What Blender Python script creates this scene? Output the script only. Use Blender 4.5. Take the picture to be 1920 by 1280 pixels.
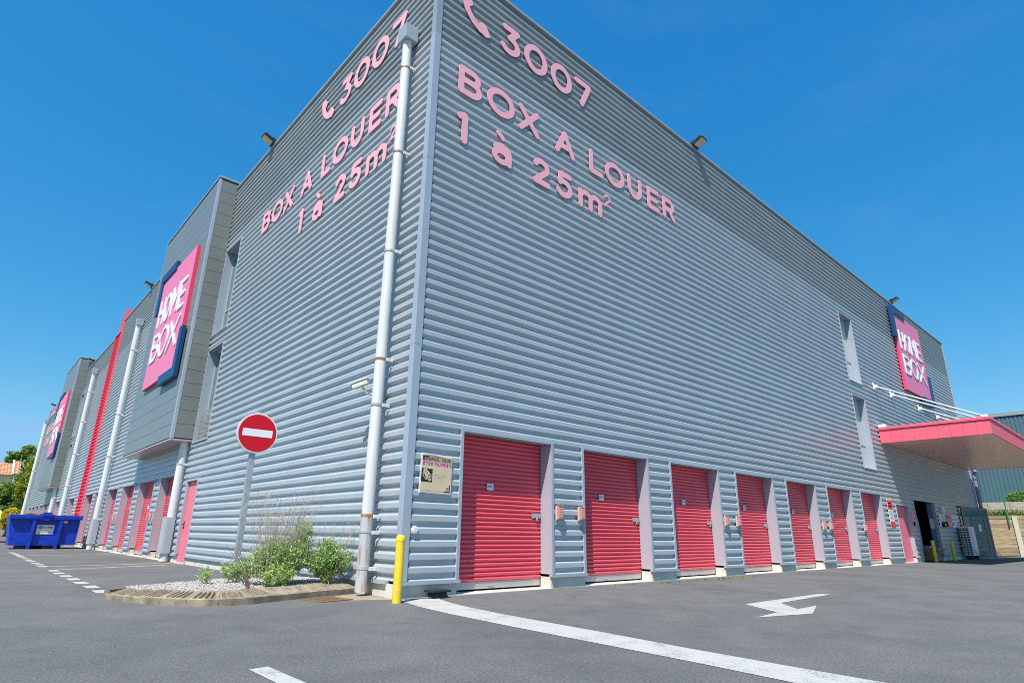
import bpy, bmesh, math, random
import numpy as np
from mathutils import Vector, Matrix
from mathutils.geometry import tessellate_polygon
random.seed(7); RNG = np.random.default_rng(7)
scn = bpy.context.scene
for o in list(bpy.data.objects): bpy.data.objects.remove(o)
COL = scn.collection
PI = math.pi

# ------------------------------------------------------------------ camera
def cam_axes(yaw, pitch, roll):
    f = Vector((math.cos(pitch)*math.cos(yaw), math.cos(pitch)*math.sin(yaw), math.sin(pitch)))
    r = Vector((math.sin(yaw), -math.cos(yaw), 0)); u = r.cross(f)
    r2 = math.cos(roll)*r + math.sin(roll)*u; u2 = r2.cross(f)
    return r2, u2, f
cd = bpy.data.cameras.new('camera'); cam = bpy.data.objects.new('camera', cd); COL.objects.link(cam)
r2, u2, f2 = cam_axes(0.8360020, 0.3148543, 0.0136093)
mw = Matrix((r2, u2, -f2)).transposed().to_4x4(); mw.translation = Vector((-5.39276, -8.53632, 1.0))
cam.matrix_world = mw
cd.sensor_width = 36; cd.lens = 20.7092; cd.clip_start = .05; cd.clip_end = 3000
scn.camera = cam

# ------------------------------------------------------------------ sky, sun, exposure
SUN_DIR = Vector((-1.85, -1.0, 3.3)).normalized()          # towards the sun
EL = math.asin(SUN_DIR.z)
w = bpy.data.worlds.new('World'); scn.world = w; w.use_nodes = True
nt = w.node_tree; N = nt.nodes; LK = nt.links; N.clear()
out = N.new('ShaderNodeOutputWorld'); bg = N.new('ShaderNodeBackground')
sky = N.new('ShaderNodeTexSky'); sky.sky_type = 'NISHITA'; sky.sun_disc = False
sky.sun_elevation = EL; sky.sun_rotation = math.atan2(SUN_DIR.x, SUN_DIR.y)
sky.air_density = 1.0; sky.dust_density = 0.35; sky.ozone_density = 1.6; sky.altitude = 300
# clear deep-blue sky: one smooth response curve per channel over the whole dome
sep = N.new('ShaderNodeSeparateColor'); com = N.new('ShaderNodeCombineColor'); LK.new(sky.outputs['Color'], sep.inputs['Color'])
for ch, ref, top, pw in (('Red', .92, .185, 1.80), ('Green', 1.53, 1.78, .76), ('Blue', 2.83, 4.50, .44)):
    mn = N.new('ShaderNodeMath'); mn.operation = 'MINIMUM'; mn.inputs[1].default_value = {'Red': 3.4, 'Green': 4.6, 'Blue': 6.3}[ch]; LK.new(sep.outputs[ch], mn.inputs[0])
    dv = N.new('ShaderNodeMath'); dv.operation = 'DIVIDE'; dv.inputs[1].default_value = ref; LK.new(mn.outputs[0], dv.inputs[0])
    po = N.new('ShaderNodeMath'); po.operation = 'POWER'; po.inputs[1].default_value = pw; LK.new(dv.outputs[0], po.inputs[0])
    mu = N.new('ShaderNodeMath'); mu.operation = 'MULTIPLY'; mu.inputs[1].default_value = top; LK.new(po.outputs[0], mu.inputs[0])
    LK.new(mu.outputs[0], com.inputs[ch])
tcw = N.new('ShaderNodeTexCoord'); mp = N.new('ShaderNodeMapping'); mp.inputs['Scale'].default_value = (1.2, 3.0, 7.0)
mp.inputs['Rotation'].default_value = (.12, .1, .4)
cn = N.new('ShaderNodeTexNoise'); cn.inputs['Scale'].default_value = 2.1; cn.inputs['Detail'].default_value = 7; cn.inputs['Roughness'].default_value = .55
cr = N.new('ShaderNodeMapRange'); cr.inputs['From Min'].default_value = .52; cr.inputs['From Max'].default_value = .85; cr.inputs['To Max'].default_value = .035
mixc = N.new('ShaderNodeMixRGB'); mixc.inputs['Color2'].default_value = (5.5, 5.8, 6.3, 1)
LK.new(tcw.outputs['Generated'], mp.inputs['Vector']); LK.new(mp.outputs['Vector'], cn.inputs['Vector'])
LK.new(cn.outputs['Fac'], cr.inputs['Value']); LK.new(cr.outputs['Result'], mixc.inputs['Fac'])
LK.new(com.outputs['Color'], mixc.inputs['Color1'])
LK.new(mixc.outputs['Color'], bg.inputs['Color']); bg.inputs['Strength'].default_value = 0.10
LK.new(bg.outputs['Background'], out.inputs['Surface'])
sd = bpy.data.lights.new('sun', 'SUN'); sun = bpy.data.objects.new('sun', sd); COL.objects.link(sun)
sd.energy = 4.8; sd.angle = math.radians(.53); sd.color = (1.0, .955, .89)
sun.rotation_euler = (-SUN_DIR).to_track_quat('-Z', 'Y').to_euler(); sun.location = (-20, -15, 40)
vs = scn.view_settings; vs.view_transform = 'Standard'; vs.look = 'None'; vs.exposure = 0.5; vs.gamma = 1.0
vs.use_curve_mapping = False
scn.cycles.max_bounces = 8; scn.cycles.sample_clamp_indirect = 2.5; scn.cycles.filter_width = 1.0; scn.cycles.use_denoising = False

# ------------------------------------------------------------------ materials
def new_mat(name):
    m = bpy.data.materials.new(name); m.use_nodes = True
    return m, m.node_tree.nodes, m.node_tree.links, m.node_tree.nodes['Principled BSDF']
def M(name, col, rough=.5, metal=0., var=.06, vs=2.5, bump=0., bs=150., spec=.5, coat=0., stretch=None, emit=None, wave=0., wvs=.6):
    m, n, l, b = new_mat(name)
    tc = n.new('ShaderNodeTexCoord'); src = tc.outputs['Object']
    if stretch:
        mpn = n.new('ShaderNodeMapping'); mpn.inputs['Scale'].default_value = stretch; l.new(src, mpn.inputs['Vector']); src = mpn.outputs['Vector']
    no = n.new('ShaderNodeTexNoise'); no.inputs['Scale'].default_value = vs; no.inputs['Detail'].default_value = 6
    no.inputs['Roughness'].default_value = .62; l.new(src, no.inputs['Vector'])
    rp = n.new('ShaderNodeValToRGB'); rp.color_ramp.elements[0].position = .3; rp.color_ramp.elements[1].position = .7
    rp.color_ramp.elements[0].color = tuple(max(0, c*(1-var)) for c in col)+(1,)
    rp.color_ramp.elements[1].color = tuple(min(1, c*(1+var)) for c in col)+(1,)
    l.new(no.outputs['Fac'], rp.inputs['Fac']); l.new(rp.outputs['Color'], b.inputs['Base Color'])
    b.inputs['Roughness'].default_value = rough; b.inputs['Metallic'].default_value = metal
    b.inputs['Specular IOR Level'].default_value = spec; b.inputs['Coat Weight'].default_value = coat
    prev = None
    if wave:
        wn = n.new('ShaderNodeTexNoise'); wn.inputs['Scale'].default_value = wvs; wn.inputs['Detail'].default_value = 2
        l.new(tc.outputs['Object'], wn.inputs['Vector'])
        bp0 = n.new('ShaderNodeBump'); bp0.inputs['Strength'].default_value = 1; bp0.inputs['Distance'].default_value = wave
        l.new(wn.outputs['Fac'], bp0.inputs['Height']); prev = bp0.outputs['Normal']; l.new(prev, b.inputs['Normal'])
    if bump:
        n2 = n.new('ShaderNodeTexNoise'); n2.inputs['Scale'].default_value = bs; n2.inputs['Detail'].default_value = 4
        l.new(tc.outputs['Object'], n2.inputs['Vector'])
        bp = n.new('ShaderNodeBump'); bp.inputs['Strength'].default_value = bump; bp.inputs['Distance'].default_value = .01
        l.new(n2.outputs['Fac'], bp.inputs['Height'])
        if prev: l.new(prev, bp.inputs['Normal'])
        l.new(bp.outputs['Normal'], b.inputs['Normal'])
    return m
def asphalt_mat():
    m, n, l, b = new_mat('asphalt'); tc = n.new('ShaderNodeTexCoord'); g = tc.outputs['Object']
    def noise(s, d=4, r=.6):
        x = n.new('ShaderNodeTexNoise'); x.inputs['Scale'].default_value = s; x.inputs['Detail'].default_value = d; x.inputs['Roughness'].default_value = r
        l.new(g, x.inputs['Vector']); return x.outputs['Fac']
    def ramp(f, p0, c0, p1, c1):
        r = n.new('ShaderNodeValToRGB'); e = r.color_ramp.elements
        e[0].position = p0; e[0].color = (*c0, 1); e[1].position = p1; e[1].color = (*c1, 1); l.new(f, r.inputs['Fac']); return r.outputs['Color']
    def mix(a, c, t='MULTIPLY', f=1.):
        x = n.new('ShaderNodeMixRGB'); x.blend_type = t
        if isinstance(f, float): x.inputs['Fac'].default_value = f
        else: l.new(f, x.inputs['Fac'])
        l.new(a, x.inputs['Color1'])
        if isinstance(c, tuple): x.inputs['Color2'].default_value = (*c, 1)
        else: l.new(c, x.inputs['Color2'])
        return x.outputs['Color']
    base = ramp(noise(.35, 6), .3, (.120, .122, .122), .72, (.156, .156, .153))
    grain = ramp(noise(46, 5, .8), .36, (.52, .52, .53), .64, (1.47, 1.46, 1.44))
    c = mix(base, grain)
    c = mix(c, ramp(noise(1.7, 8, .7), .35, (.86, .86, .87), .62, (1.06, 1.06, 1.05)))
    c = mix(c, ramp(noise(.55, 3, .5), .36, (.92, .925, .935), .62, (1.05, 1.045, 1.035)))
    # pale chips
    vo = n.new('ShaderNodeTexVoronoi'); vo.inputs['Scale'].default_value = 22; l.new(g, vo.inputs['Vector'])
    sp = ramp(vo.outputs['Distance'], .06, (1, 1, 1), .10, (0, 0, 0))
    wn = n.new('ShaderNodeTexWhiteNoise'); l.new(vo.outputs['Position'], wn.inputs['Vector'])
    th = ramp(wn.outputs['Value'], .93, (0, 0, 0), .94, (1, 1, 1))
    c = mix(c, (.40, .39, .36), 'MIX', mix(sp, th))
    # hair cracks: edges of a warped, very large cell pattern, broken up
    wrp = n.new('ShaderNodeTexNoise'); wrp.inputs['Scale'].default_value = 1.3; wrp.inputs['Detail'].default_value = 5; l.new(g, wrp.inputs['Vector'])
    ad = n.new('ShaderNodeVectorMath'); ad.operation = 'MULTIPLY_ADD'; l.new(wrp.outputs['Color'], ad.inputs[0]); ad.inputs[1].default_value = (.9, .9, 0); l.new(g, ad.inputs[2])
    v2 = n.new('ShaderNodeTexVoronoi'); v2.feature = 'DISTANCE_TO_EDGE'; v2.inputs['Scale'].default_value = .21; l.new(ad.outputs['Vector'], v2.inputs['Vector'])
    ck = ramp(v2.outputs['Distance'], .0012, (1, 1, 1), .003, (0, 0, 0))
    brk = ramp(noise(.45, 3), .58, (0, 0, 0), .62, (.6, .6, .6))
    c = mix(c, (.05, .05, .045), 'MIX', mix(ck, brk))
    l.new(c, b.inputs['Base Color']); b.inputs['Roughness'].default_value = .88; b.inputs['Specular IOR Level'].default_value = .3
    bp = n.new('ShaderNodeBump'); bp.inputs['Strength'].default_value = .9; bp.inputs['Distance'].default_value = .010
    l.new(noise(46, 5, .8), bp.inputs['Height']); l.new(bp.outputs['Normal'], b.inputs['Normal'])
    return m
def paint_mat(name='road_paint', col=(.80, .79, .76), worn=.42):
    m, n, l, b = new_mat(name); tc = n.new('ShaderNodeTexCoord')
    no = n.new('ShaderNodeTexNoise'); no.inputs['Scale'].default_value = 48; no.inputs['Detail'].default_value = 5; no.inputs['Roughness'].default_value = .8; l.new(tc.outputs['Object'], no.inputs['Vector'])
    n2 = n.new('ShaderNodeTexNoise'); n2.inputs['Scale'].default_value = 3; n2.inputs['Detail'].default_value = 6; l.new(tc.outputs['Object'], n2.inputs['Vector'])
    ma = n.new('ShaderNodeMath'); ma.operation = 'MULTIPLY_ADD'; ma.inputs[1].default_value = .45; l.new(n2.outputs['Fac'], ma.inputs[0]); l.new(no.outputs['Fac'], ma.inputs[2])
    r = n.new('ShaderNodeValToRGB'); e = r.color_ramp.elements
    e[0].position = worn+.13; e[0].color = (.17, .17, .165, 1); e[1].position = worn+.21; e[1].color = (*col, 1)
    l.new(ma.outputs['Value'], r.inputs['Fac']); l.new(r.outputs['Color'], b.inputs['Base Color']); b.inputs['Roughness'].default_value = .75
    return m
def leaf_mat(name, c0, c1, c2=None):
    m, n, l, b = new_mat(name)
    at = n.new('ShaderNodeAttribute'); at.attribute_name = 'tint'
    r = n.new('ShaderNodeValToRGB'); e = r.color_ramp.elements; e[0].color = (*c0, 1); e[1].color = (*c1, 1)
    if c2: x = r.color_ramp.elements.new(.93); x.color = (*c1, 1); r.color_ramp.elements[2].color = (*c2, 1)
    l.new(at.outputs['Fac'], r.inputs['Fac']); l.new(r.outputs['Color'], b.inputs['Base Color'])
    b.inputs['Roughness'].default_value = .55; b.inputs['Specular IOR Level'].default_value = .35
    tr = n.new('ShaderNodeBsdfTranslucent'); l.new(r.outputs['Color'], tr.inputs['Color'])
    mx = n.new('ShaderNodeMixShader'); mx.inputs['Fac'].default_value = .3
    l.new(b.outputs['BSDF'], mx.inputs[1]); l.new(tr.outputs['BSDF'], mx.inputs[2]); l.new(mx.outputs['Shader'], n['Material Output'].inputs['Surface'])
    return m
def rust_mat(name, base, amount, rough=.4):
    m, n, l, b = new_mat(name); tc = n.new('ShaderNodeTexCoord'); mpn = n.new('ShaderNodeMapping'); mpn.inputs['Scale'].default_value = (9, 9, 1.2)
    l.new(tc.outputs['Object'], mpn.inputs['Vector'])
    no = n.new('ShaderNodeTexNoise'); no.inputs['Scale'].default_value = 1.6; no.inputs['Detail'].default_value = 7; l.new(mpn.outputs['Vector'], no.inputs['Vector'])
    r = n.new('ShaderNodeValToRGB'); e = r.color_ramp.elements
    e[0].position = amount; e[0].color = (.36, .15, .045, 1); e[1].position = amount+.16; e[1].color = (*base, 1)
    l.new(no.outputs['Fac'], r.inputs['Fac']); l.new(r.outputs['Color'], b.inputs['Base Color']); b.inputs['Roughness'].default_value = rough
    return m
def glass_mat(name, tint, trans=.0, rough=.03):
    m, n, l, b = new_mat(name); b.inputs['Base Color'].default_value = (*tint, 1); b.inputs['Roughness'].default_value = rough
    b.inputs['Specular IOR Level'].default_value = .8; b.inputs['Transmission Weight'].default_value = trans; b.inputs['IOR'].default_value = 1.45
    return m
def plank_mat():
    m, n, l, b = new_mat('weathered_pine'); oi = n.new('ShaderNodeObjectInfo'); tc = n.new('ShaderNodeTexCoord')
    ad = n.new('ShaderNodeVectorMath'); ad.operation = 'ADD'; l.new(tc.outputs['Object'], ad.inputs[0]); l.new(oi.outputs['Random'], ad.inputs[1])
    mpn = n.new('ShaderNodeMapping'); mpn.inputs['Scale'].default_value = (14, 1.3, 14); l.new(ad.outputs['Vector'], mpn.inputs['Vector'])
    no = n.new('ShaderNodeTexNoise'); no.inputs['Scale'].default_value = 2; no.inputs['Detail'].default_value = 7; l.new(mpn.outputs['Vector'], no.inputs['Vector'])
    r = n.new('ShaderNodeValToRGB'); e = r.color_ramp.elements; e[0].position = .3; e[0].color = (.27, .20, .11, 1); e[1].position = .7; e[1].color = (.56, .45, .28, 1)
    l.new(no.outputs['Fac'], r.inputs['Fac'])
    hv = n.new('ShaderNodeHueSaturation'); l.new(r.outputs['Color'], hv.inputs['Color'])
    mr = n.new('ShaderNodeMapRange'); mr.inputs['To Min'].default_value = .75; mr.inputs['To Max'].default_value = 1.15; l.new(oi.outputs['Random'], mr.inputs['Value']); l.new(mr.outputs['Result'], hv.inputs['Value'])
    l.new(hv.outputs['Color'], b.inputs['Base Color']); b.inputs['Roughness'].default_value = .8
    return m

ASPH = asphalt_mat(); PAINT = paint_mat('road_paint', (.44, .435, .41), .46); PAINT_Y = paint_mat('yellowed_road_paint', (.62, .52, .22), .46); PAINT_THIN = paint_mat('faded_road_paint', (.62, .60, .54), .52)
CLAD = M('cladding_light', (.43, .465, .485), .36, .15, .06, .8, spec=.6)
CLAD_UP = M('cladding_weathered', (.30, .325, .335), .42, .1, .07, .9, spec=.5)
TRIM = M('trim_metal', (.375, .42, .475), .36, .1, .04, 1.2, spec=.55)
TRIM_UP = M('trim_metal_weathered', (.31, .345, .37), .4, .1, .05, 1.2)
REVEAL = M('reveal_metal', (.43, .44, .50), .28, .1, .03, 1.5, spec=.7)
COPING = M('coping_metal', (.40, .42, .42), .35, .3, .05)
CASS = M('cassette_metal', (.215, .228, .215), .36, .12, .045, .7, spec=.5)
JOINT = M('joint_dark', (.06, .065, .07), .8)
CONC = M('painted_concrete', (.62, .585, .50), .85, 0, .12, 3, bump=.25, bs=60)
KERB = M('old_concrete', (.265, .215, .15), .92, 0, .45, 6, bump=.6, bs=70)
RED = M('red_shutter', (.86, .10, .14), .25, 0, .05, 1.4, spec=.55, stretch=(.6, 1, 3))
def vary(m, lo, hi):      # each object its own slight fading
    n, l = m.node_tree.nodes, m.node_tree.links; b = n['Principled BSDF']; src = b.inputs['Base Color'].links[0].from_socket
    oi = n.new('ShaderNodeObjectInfo'); mr = n.new('ShaderNodeMapRange'); mr.inputs['To Min'].default_value = lo; mr.inputs['To Max'].default_value = hi
    hv = n.new('ShaderNodeHueSaturation'); l.new(oi.outputs['Random'], mr.inputs['Value']); l.new(mr.outputs['Result'], hv.inputs['Value']); l.new(src, hv.inputs['Color']); l.new(hv.outputs['Color'], b.inputs['Base Color'])
vary(RED, .86, 1.08)
PINKDOOR = M('pink_door_paint', (.80, .16, .22), .4, 0, .03, 1)
REDFIN = M('red_fin_paint', (.70, .025, .06), .45, 0, .06, 1)
CANOPY = M('canopy_pink', (.86, .13, .19), .35, 0, .03, 1.2, spec=.5)
SOFFIT = M('soffit_glossy', (.86, .44, .38), .28, 0, .05, 1.2, spec=.9)
SIGNPINK = M('sign_pink', (.82, .20, .36), .45, 0, .02, 1)
SIGNSIDE = M('sign_edge_pink', (.80, .05, .14), .45, 0, .02, 1)
NAVY = M('sign_navy', (.004, .05, .16), .4, 0, .03, 1)
TIE = M('tie_rod_grey', (.58, .57, .55), .4, 0, .05, 2)
WHITE = M('white_acrylic', (.84, .84, .85), .4, 0, .02, 1)
LETTER = M('letter_pink', (.92, .43, .48), .42, 0, .025, 1.2)
GALV = M('galvanised_steel', (.42, .46, .47), .45, .45, .16, 14)
ALU = M('aluminium_rail', (.50, .48, .45), .4, .4, .07, 3)
PIPE = M('pipe_white', (.66, .665, .66), .38, 0, .09, 1.6, stretch=(6, 6, .5))
PIPE_RUST = rust_mat('pipe_rusty', (.47, .48, .48), .33)
BAND = rust_mat('band_rusty', (.55, .40, .25), .58); BANDG = M('band_grey', (.5, .5, .5), .45, .3)
GUARD = M('pipe_guard_metal', (.40, .43, .46), .42, .15, .05, 2)
YEL = M('bollard_yellow', (.82, .58, .035), .45, 0, .12, 9, bump=.15, bs=40)
BLK = M('black_plastic', (.02, .021, .022), .45, 0, .1, 6); DARK = M('dark_void', (.012, .012, .013), .9)
DKGREY = M('dark_grey_metal', (.10, .115, .135), .4, .2)
WIN = glass_mat('window_glass', (.10, .16, .18)); WIN_PALE = M('window_pane_pale', (.52, .56, .56), .3, 0, .04, 2, spec=.6)  # dark glass, and one pale even colour for the right-facade panes
FRAME = M('window_frame', (.44, .46, .46), .4, .1)
SCREEN_GLASS = glass_mat('screen_glass', (.08, .24, .25), .3, 0.0); SCREEN_GLASS.node_tree.nodes['Principled BSDF'].inputs['Specular IOR Level'].default_value = .25; SCREEN_GLASS.node_tree.nodes['Principled BSDF'].inputs['IOR'].default_value = 1.15
SKIPBLUE = M('skip_blue', (.004, .045, .46), .42, 0, .3, 5, spec=.5)
SIGNRED = M('sign_red', (.62, .0, .012), .35, 0, .02, 1)
BEIGE = M('poster_card', (.66, .52, .33), .6, 0, .08, 3); BEIGE2 = M('poster_card_torn', (.42, .24, .12), .7, 0, .15, 5); POSTERGREY = M('poster_grey', (.44, .37, .27), .6)
MAGENTA = M('print_magenta', (.62, .03, .28), .5); INK = M('print_black', (.015, .015, .015), .55)
PAPER = M('paper_white', (.78, .78, .78), .55); PRED = M('print_red', (.72, .04, .05), .5); PYEL = M('print_yellow', (.82, .55, .03), .5); PBLUE = M('print_blue', (.22, .38, .60), .5)
ENTRYBLUE = M('entry_blue_panel', (.13, .26, .42), .4)
CARD = M('cardboard', (.35, .21, .11), .8, 0, .1, 3)
AIRC = M('ac_casing', (.62, .63, .66), .45)
WOOD = plank_mat(); POSTW = M('pale_post', (.62, .56, .43), .8, 0, .1, 3)
BLOCK = M('concrete_block', (.46, .40, .31), .92, 0, .22, 5, bump=.4, bs=50)
TEAL = M('teal_cladding', (.085, .155, .19), .45, .1, .06, .6); TEALCAP = M('grey_green_cap', (.25, .31, .30), .5)
FENCEG = M('fence_green', (.02, .20, .09), .45)
BARK = M('bark', (.17, .12, .08), .9, 0, .25, 8); DRY = M('dry_stalk', (.36, .29, .20), .9, 0, .2, 6); DARKSTEM = M('dark_stem', (.16, .10, .08), .9)
KERBSHADE = M('kerb_groove_shade', (.17, .135, .09), .95, 0, .3, 9)  # darker tone that paints shade into the kerb grooves
GRAVEL = M('white_gravel', (.41, .395, .365), .9, 0, .35, 30)
EARTH = M('earth', (.16, .13, .09), .95, 0, .3, 4); GRASSG = M('grass_ground', (.10, .13, .04), .95, 0, .3, .5)
GRATE = M('rusty_iron', (.24, .13, .06), .85, 0, .3, 12)
TILE = M('roof_tile', (.55, .27, .15), .85, 0, .2, 4); RENDER = M('house_render', (.66, .58, .46), .9)
VANY = M('van_yellow', (.66, .72, .10), .35, 0, .02, 1); RUBBER = M('tyre_rubber', (.02, .02, .02), .8)
LAMPGL = M('lamp_lens', (.62, .58, .44), .25, 0, .12, 8)
CREAM = M('camera_cream', (.66, .63, .52), .45)
PINKBOX = M('keypad_pink', (.62, .22, .20), .55, 0, .25, 14); PALEBOX = M('keypad_pale', (.60, .46, .40), .5, 0, .1, 8)
LEAF_SAGE = leaf_mat('leaf_sage', (.24, .36, .09), (.52, .62, .25), (.58, .62, .36)); LEAF_SAGE2 = leaf_mat('leaf_sage_dark', (.19, .33, .08), (.44, .58, .22), (.50, .58, .42))
LEAF_G = leaf_mat('leaf_green', (.11, .21, .03), (.30, .42, .08)); LEAF_D = leaf_mat('leaf_dark', (.08, .16, .03), (.21, .33, .07))
LEAF_Y = leaf_mat('leaf_olive', (.19, .24, .02), (.46, .46, .05)); LEAF_B = leaf_mat('broom_flower', (.36, .34, .02), (.85, .62, .02)); LEAF_L = leaf_mat('leaf_light', (.10, .2, .03), (.25, .38, .07))

# ------------------------------------------------------------------ mesh helpers
class MB:
    def __init__(s): s.v = []; s.f = []; s.mi = []; s.m = 0
    def poly(s, pts):
        i = len(s.v); s.v += [tuple(p) for p in pts]; s.f.append(tuple(range(i, i+len(pts)))); s.mi.append(s.m); return s
    def box(s, x0, x1, y0, y1, z0, z1):
        i = len(s.v); s.v += [(x, y, z) for z in (z0, z1) for y in (y0, y1) for x in (x0, x1)]
        for q in ((0, 2, 3, 1), (4, 5, 7, 6), (0, 1, 5, 4), (2, 6, 7, 3), (0, 4, 6, 2), (1, 3, 7, 5)):
            s.f.append(tuple(i+k for k in q)); s.mi.append(s.m)
        return s
    def hexa(s, P):   # 8 points: bottom 4 ccw, top 4 ccw
        i = len(s.v); s.v += [tuple(p) for p in P]
        for q in ((3, 2, 1, 0), (4, 5, 6, 7), (0, 1, 5, 4), (1, 2, 6, 5), (2, 3, 7, 6), (3, 0, 4, 7)):
            s.f.append(tuple(i+k for k in q)); s.mi.append(s.m)
        return s
    def tube(s, pts, r, n=10, cap=True):
        pts = [Vector(p) for p in pts]; rs = r if isinstance(r, (list, tuple)) else [r]*len(pts); base = len(s.v)
        for k, p in enumerate(pts):
            a = pts[max(k-1, 0)]; b = pts[min(k+1, len(pts)-1)]; d = (b-a).normalized()
            up = Vector((0, 0, 1)) if abs(d.z) < .9 else Vector((1, 0, 0)); u = d.cross(up).normalized(); v = u.cross(d)
            for j in range(n):
                t = 2*PI*j/n; s.v.append(tuple(p + rs[k]*(math.cos(t)*u + math.sin(t)*v)))
        for k in range(len(pts)-1):
            for j in range(n):
                j2 = (j+1) % n; s.f.append((base+k*n+j, base+k*n+j2, base+(k+1)*n+j2, base+(k+1)*n+j)); s.mi.append(s.m)
        if cap:
            s.f.append(tuple(base+j for j in range(n))[::-1]); s.mi.append(s.m)
            e = base+(len(pts)-1)*n; s.f.append(tuple(e+j for j in range(n))); s.mi.append(s.m)
        return s
    def prism(s, poly, f0, f1):      # poly: 2D points; f0/f1 map (a,b)->3D for back and front
        i = len(s.v); n = len(poly); s.v += [tuple(f0(*p)) for p in poly] + [tuple(f1(*p)) for p in poly]
        s.f.append(tuple(range(i, i+n))[::-1]); s.mi.append(s.m); s.f.append(tuple(range(i+n, i+2*n))); s.mi.append(s.m)
        for k in range(n): s.f.append((i+k, i+(k+1) % n, i+n+(k+1) % n, i+n+k)); s.mi.append(s.m)
        return s
    def mesh(s, name, mats, bevel=0., smooth=False):
        me = bpy.data.meshes.new(name); me.from_pydata(s.v, [], s.f)
        mats = mats if isinstance(mats, (list, tuple)) else [mats]
        for m in mats: me.materials.append(m)
        if len(mats) > 1: me.polygons.foreach_set('material_index', s.mi)
        bm = bmesh.new(); bm.from_mesh(me)
        if bevel:
            bmesh.ops.remove_doubles(bm, verts=bm.verts, dist=1e-5)
            es = [e for e in bm.edges if len(e.link_faces) == 2 and e.calc_face_angle(0) > .5]
            bmesh.ops.bevel(bm, geom=es, offset=bevel, segments=2, profile=.6, affect='EDGES', clamp_overlap=True)
        bmesh.ops.recalc_face_normals(bm, faces=bm.faces)
        bm.to_mesh(me); bm.free()
        if smooth:
            me.polygons.foreach_set('use_smooth', [True]*len(me.polygons)); me.set_sharp_from_angle(angle=.6)
        me.update(); return me
def link(name, me, parent=None):
    o = bpy.data.objects.new(name, me); COL.objects.link(o)
    if parent is not None:
        o.parent = parent
        o.matrix_parent_inverse = Matrix.Translation(-parent.location) if parent.type == 'EMPTY' and parent.get('abs') else Matrix()
    return o
def obj(name, mb, mats, parent=None, bevel=0., smooth=False):
    return link(name, mb.mesh(name, mats, bevel, smooth), parent)
def tag(o, label=None, cat=None, group=None, kind=None):
    if label: o['label'] = label
    if cat: o['category'] = cat
    if group: o['group'] = group
    if kind: o['kind'] = kind
    return o
def thing(name, label, cat, loc=(0, 0, 0), group=None, rz=0., absolute=True):
    """absolute: children are modelled in world coordinates; otherwise in the thing's own space"""
    o = bpy.data.objects.new(name, None); COL.objects.link(o); o.location = loc; o.rotation_euler = (0, 0, rz); o.empty_display_size = .2
    if absolute: o['abs'] = 1
    return tag(o, label, cat, group)
def dup(root, loc=None, label=None, delta=None):
    r = root.copy(); COL.objects.link(r)
    if loc is not None: r.location = loc
    if delta is not None: r.location = Vector(root.location)+Vector(delta)
    if label: r['label'] = label
    for c in list(root.children):
        k = c.copy(); COL.objects.link(k); k.parent = r
        for g in c.children:
            h = g.copy(); COL.objects.link(h); h.parent = k
    return r
def copy_part(p, parent, loc=None, rz=None):
    k = p.copy(); COL.objects.link(k); k.parent = parent
    if loc is not None: k.location = loc
    if rz is not None: k.rotation_euler = (0, 0, rz)
    for g in p.children:
        h = g.copy(); COL.objects.link(h); h.parent = k
    return k
def struct(name, mb, m, parent=None, **k):
    o = obj(name, mb, m, parent, **k)
    if parent is None: o['kind'] = 'structure'
    return o
FR = lambda s, z, o: (s, -o, z)            # right facade: s = x, o = outwards
FL = lambda s, z, o: (-o, s, z)            # left facade: s = y
ROT_L = -PI/2                              # turns right-facade pieces onto the left facade (s runs from far to near)

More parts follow.
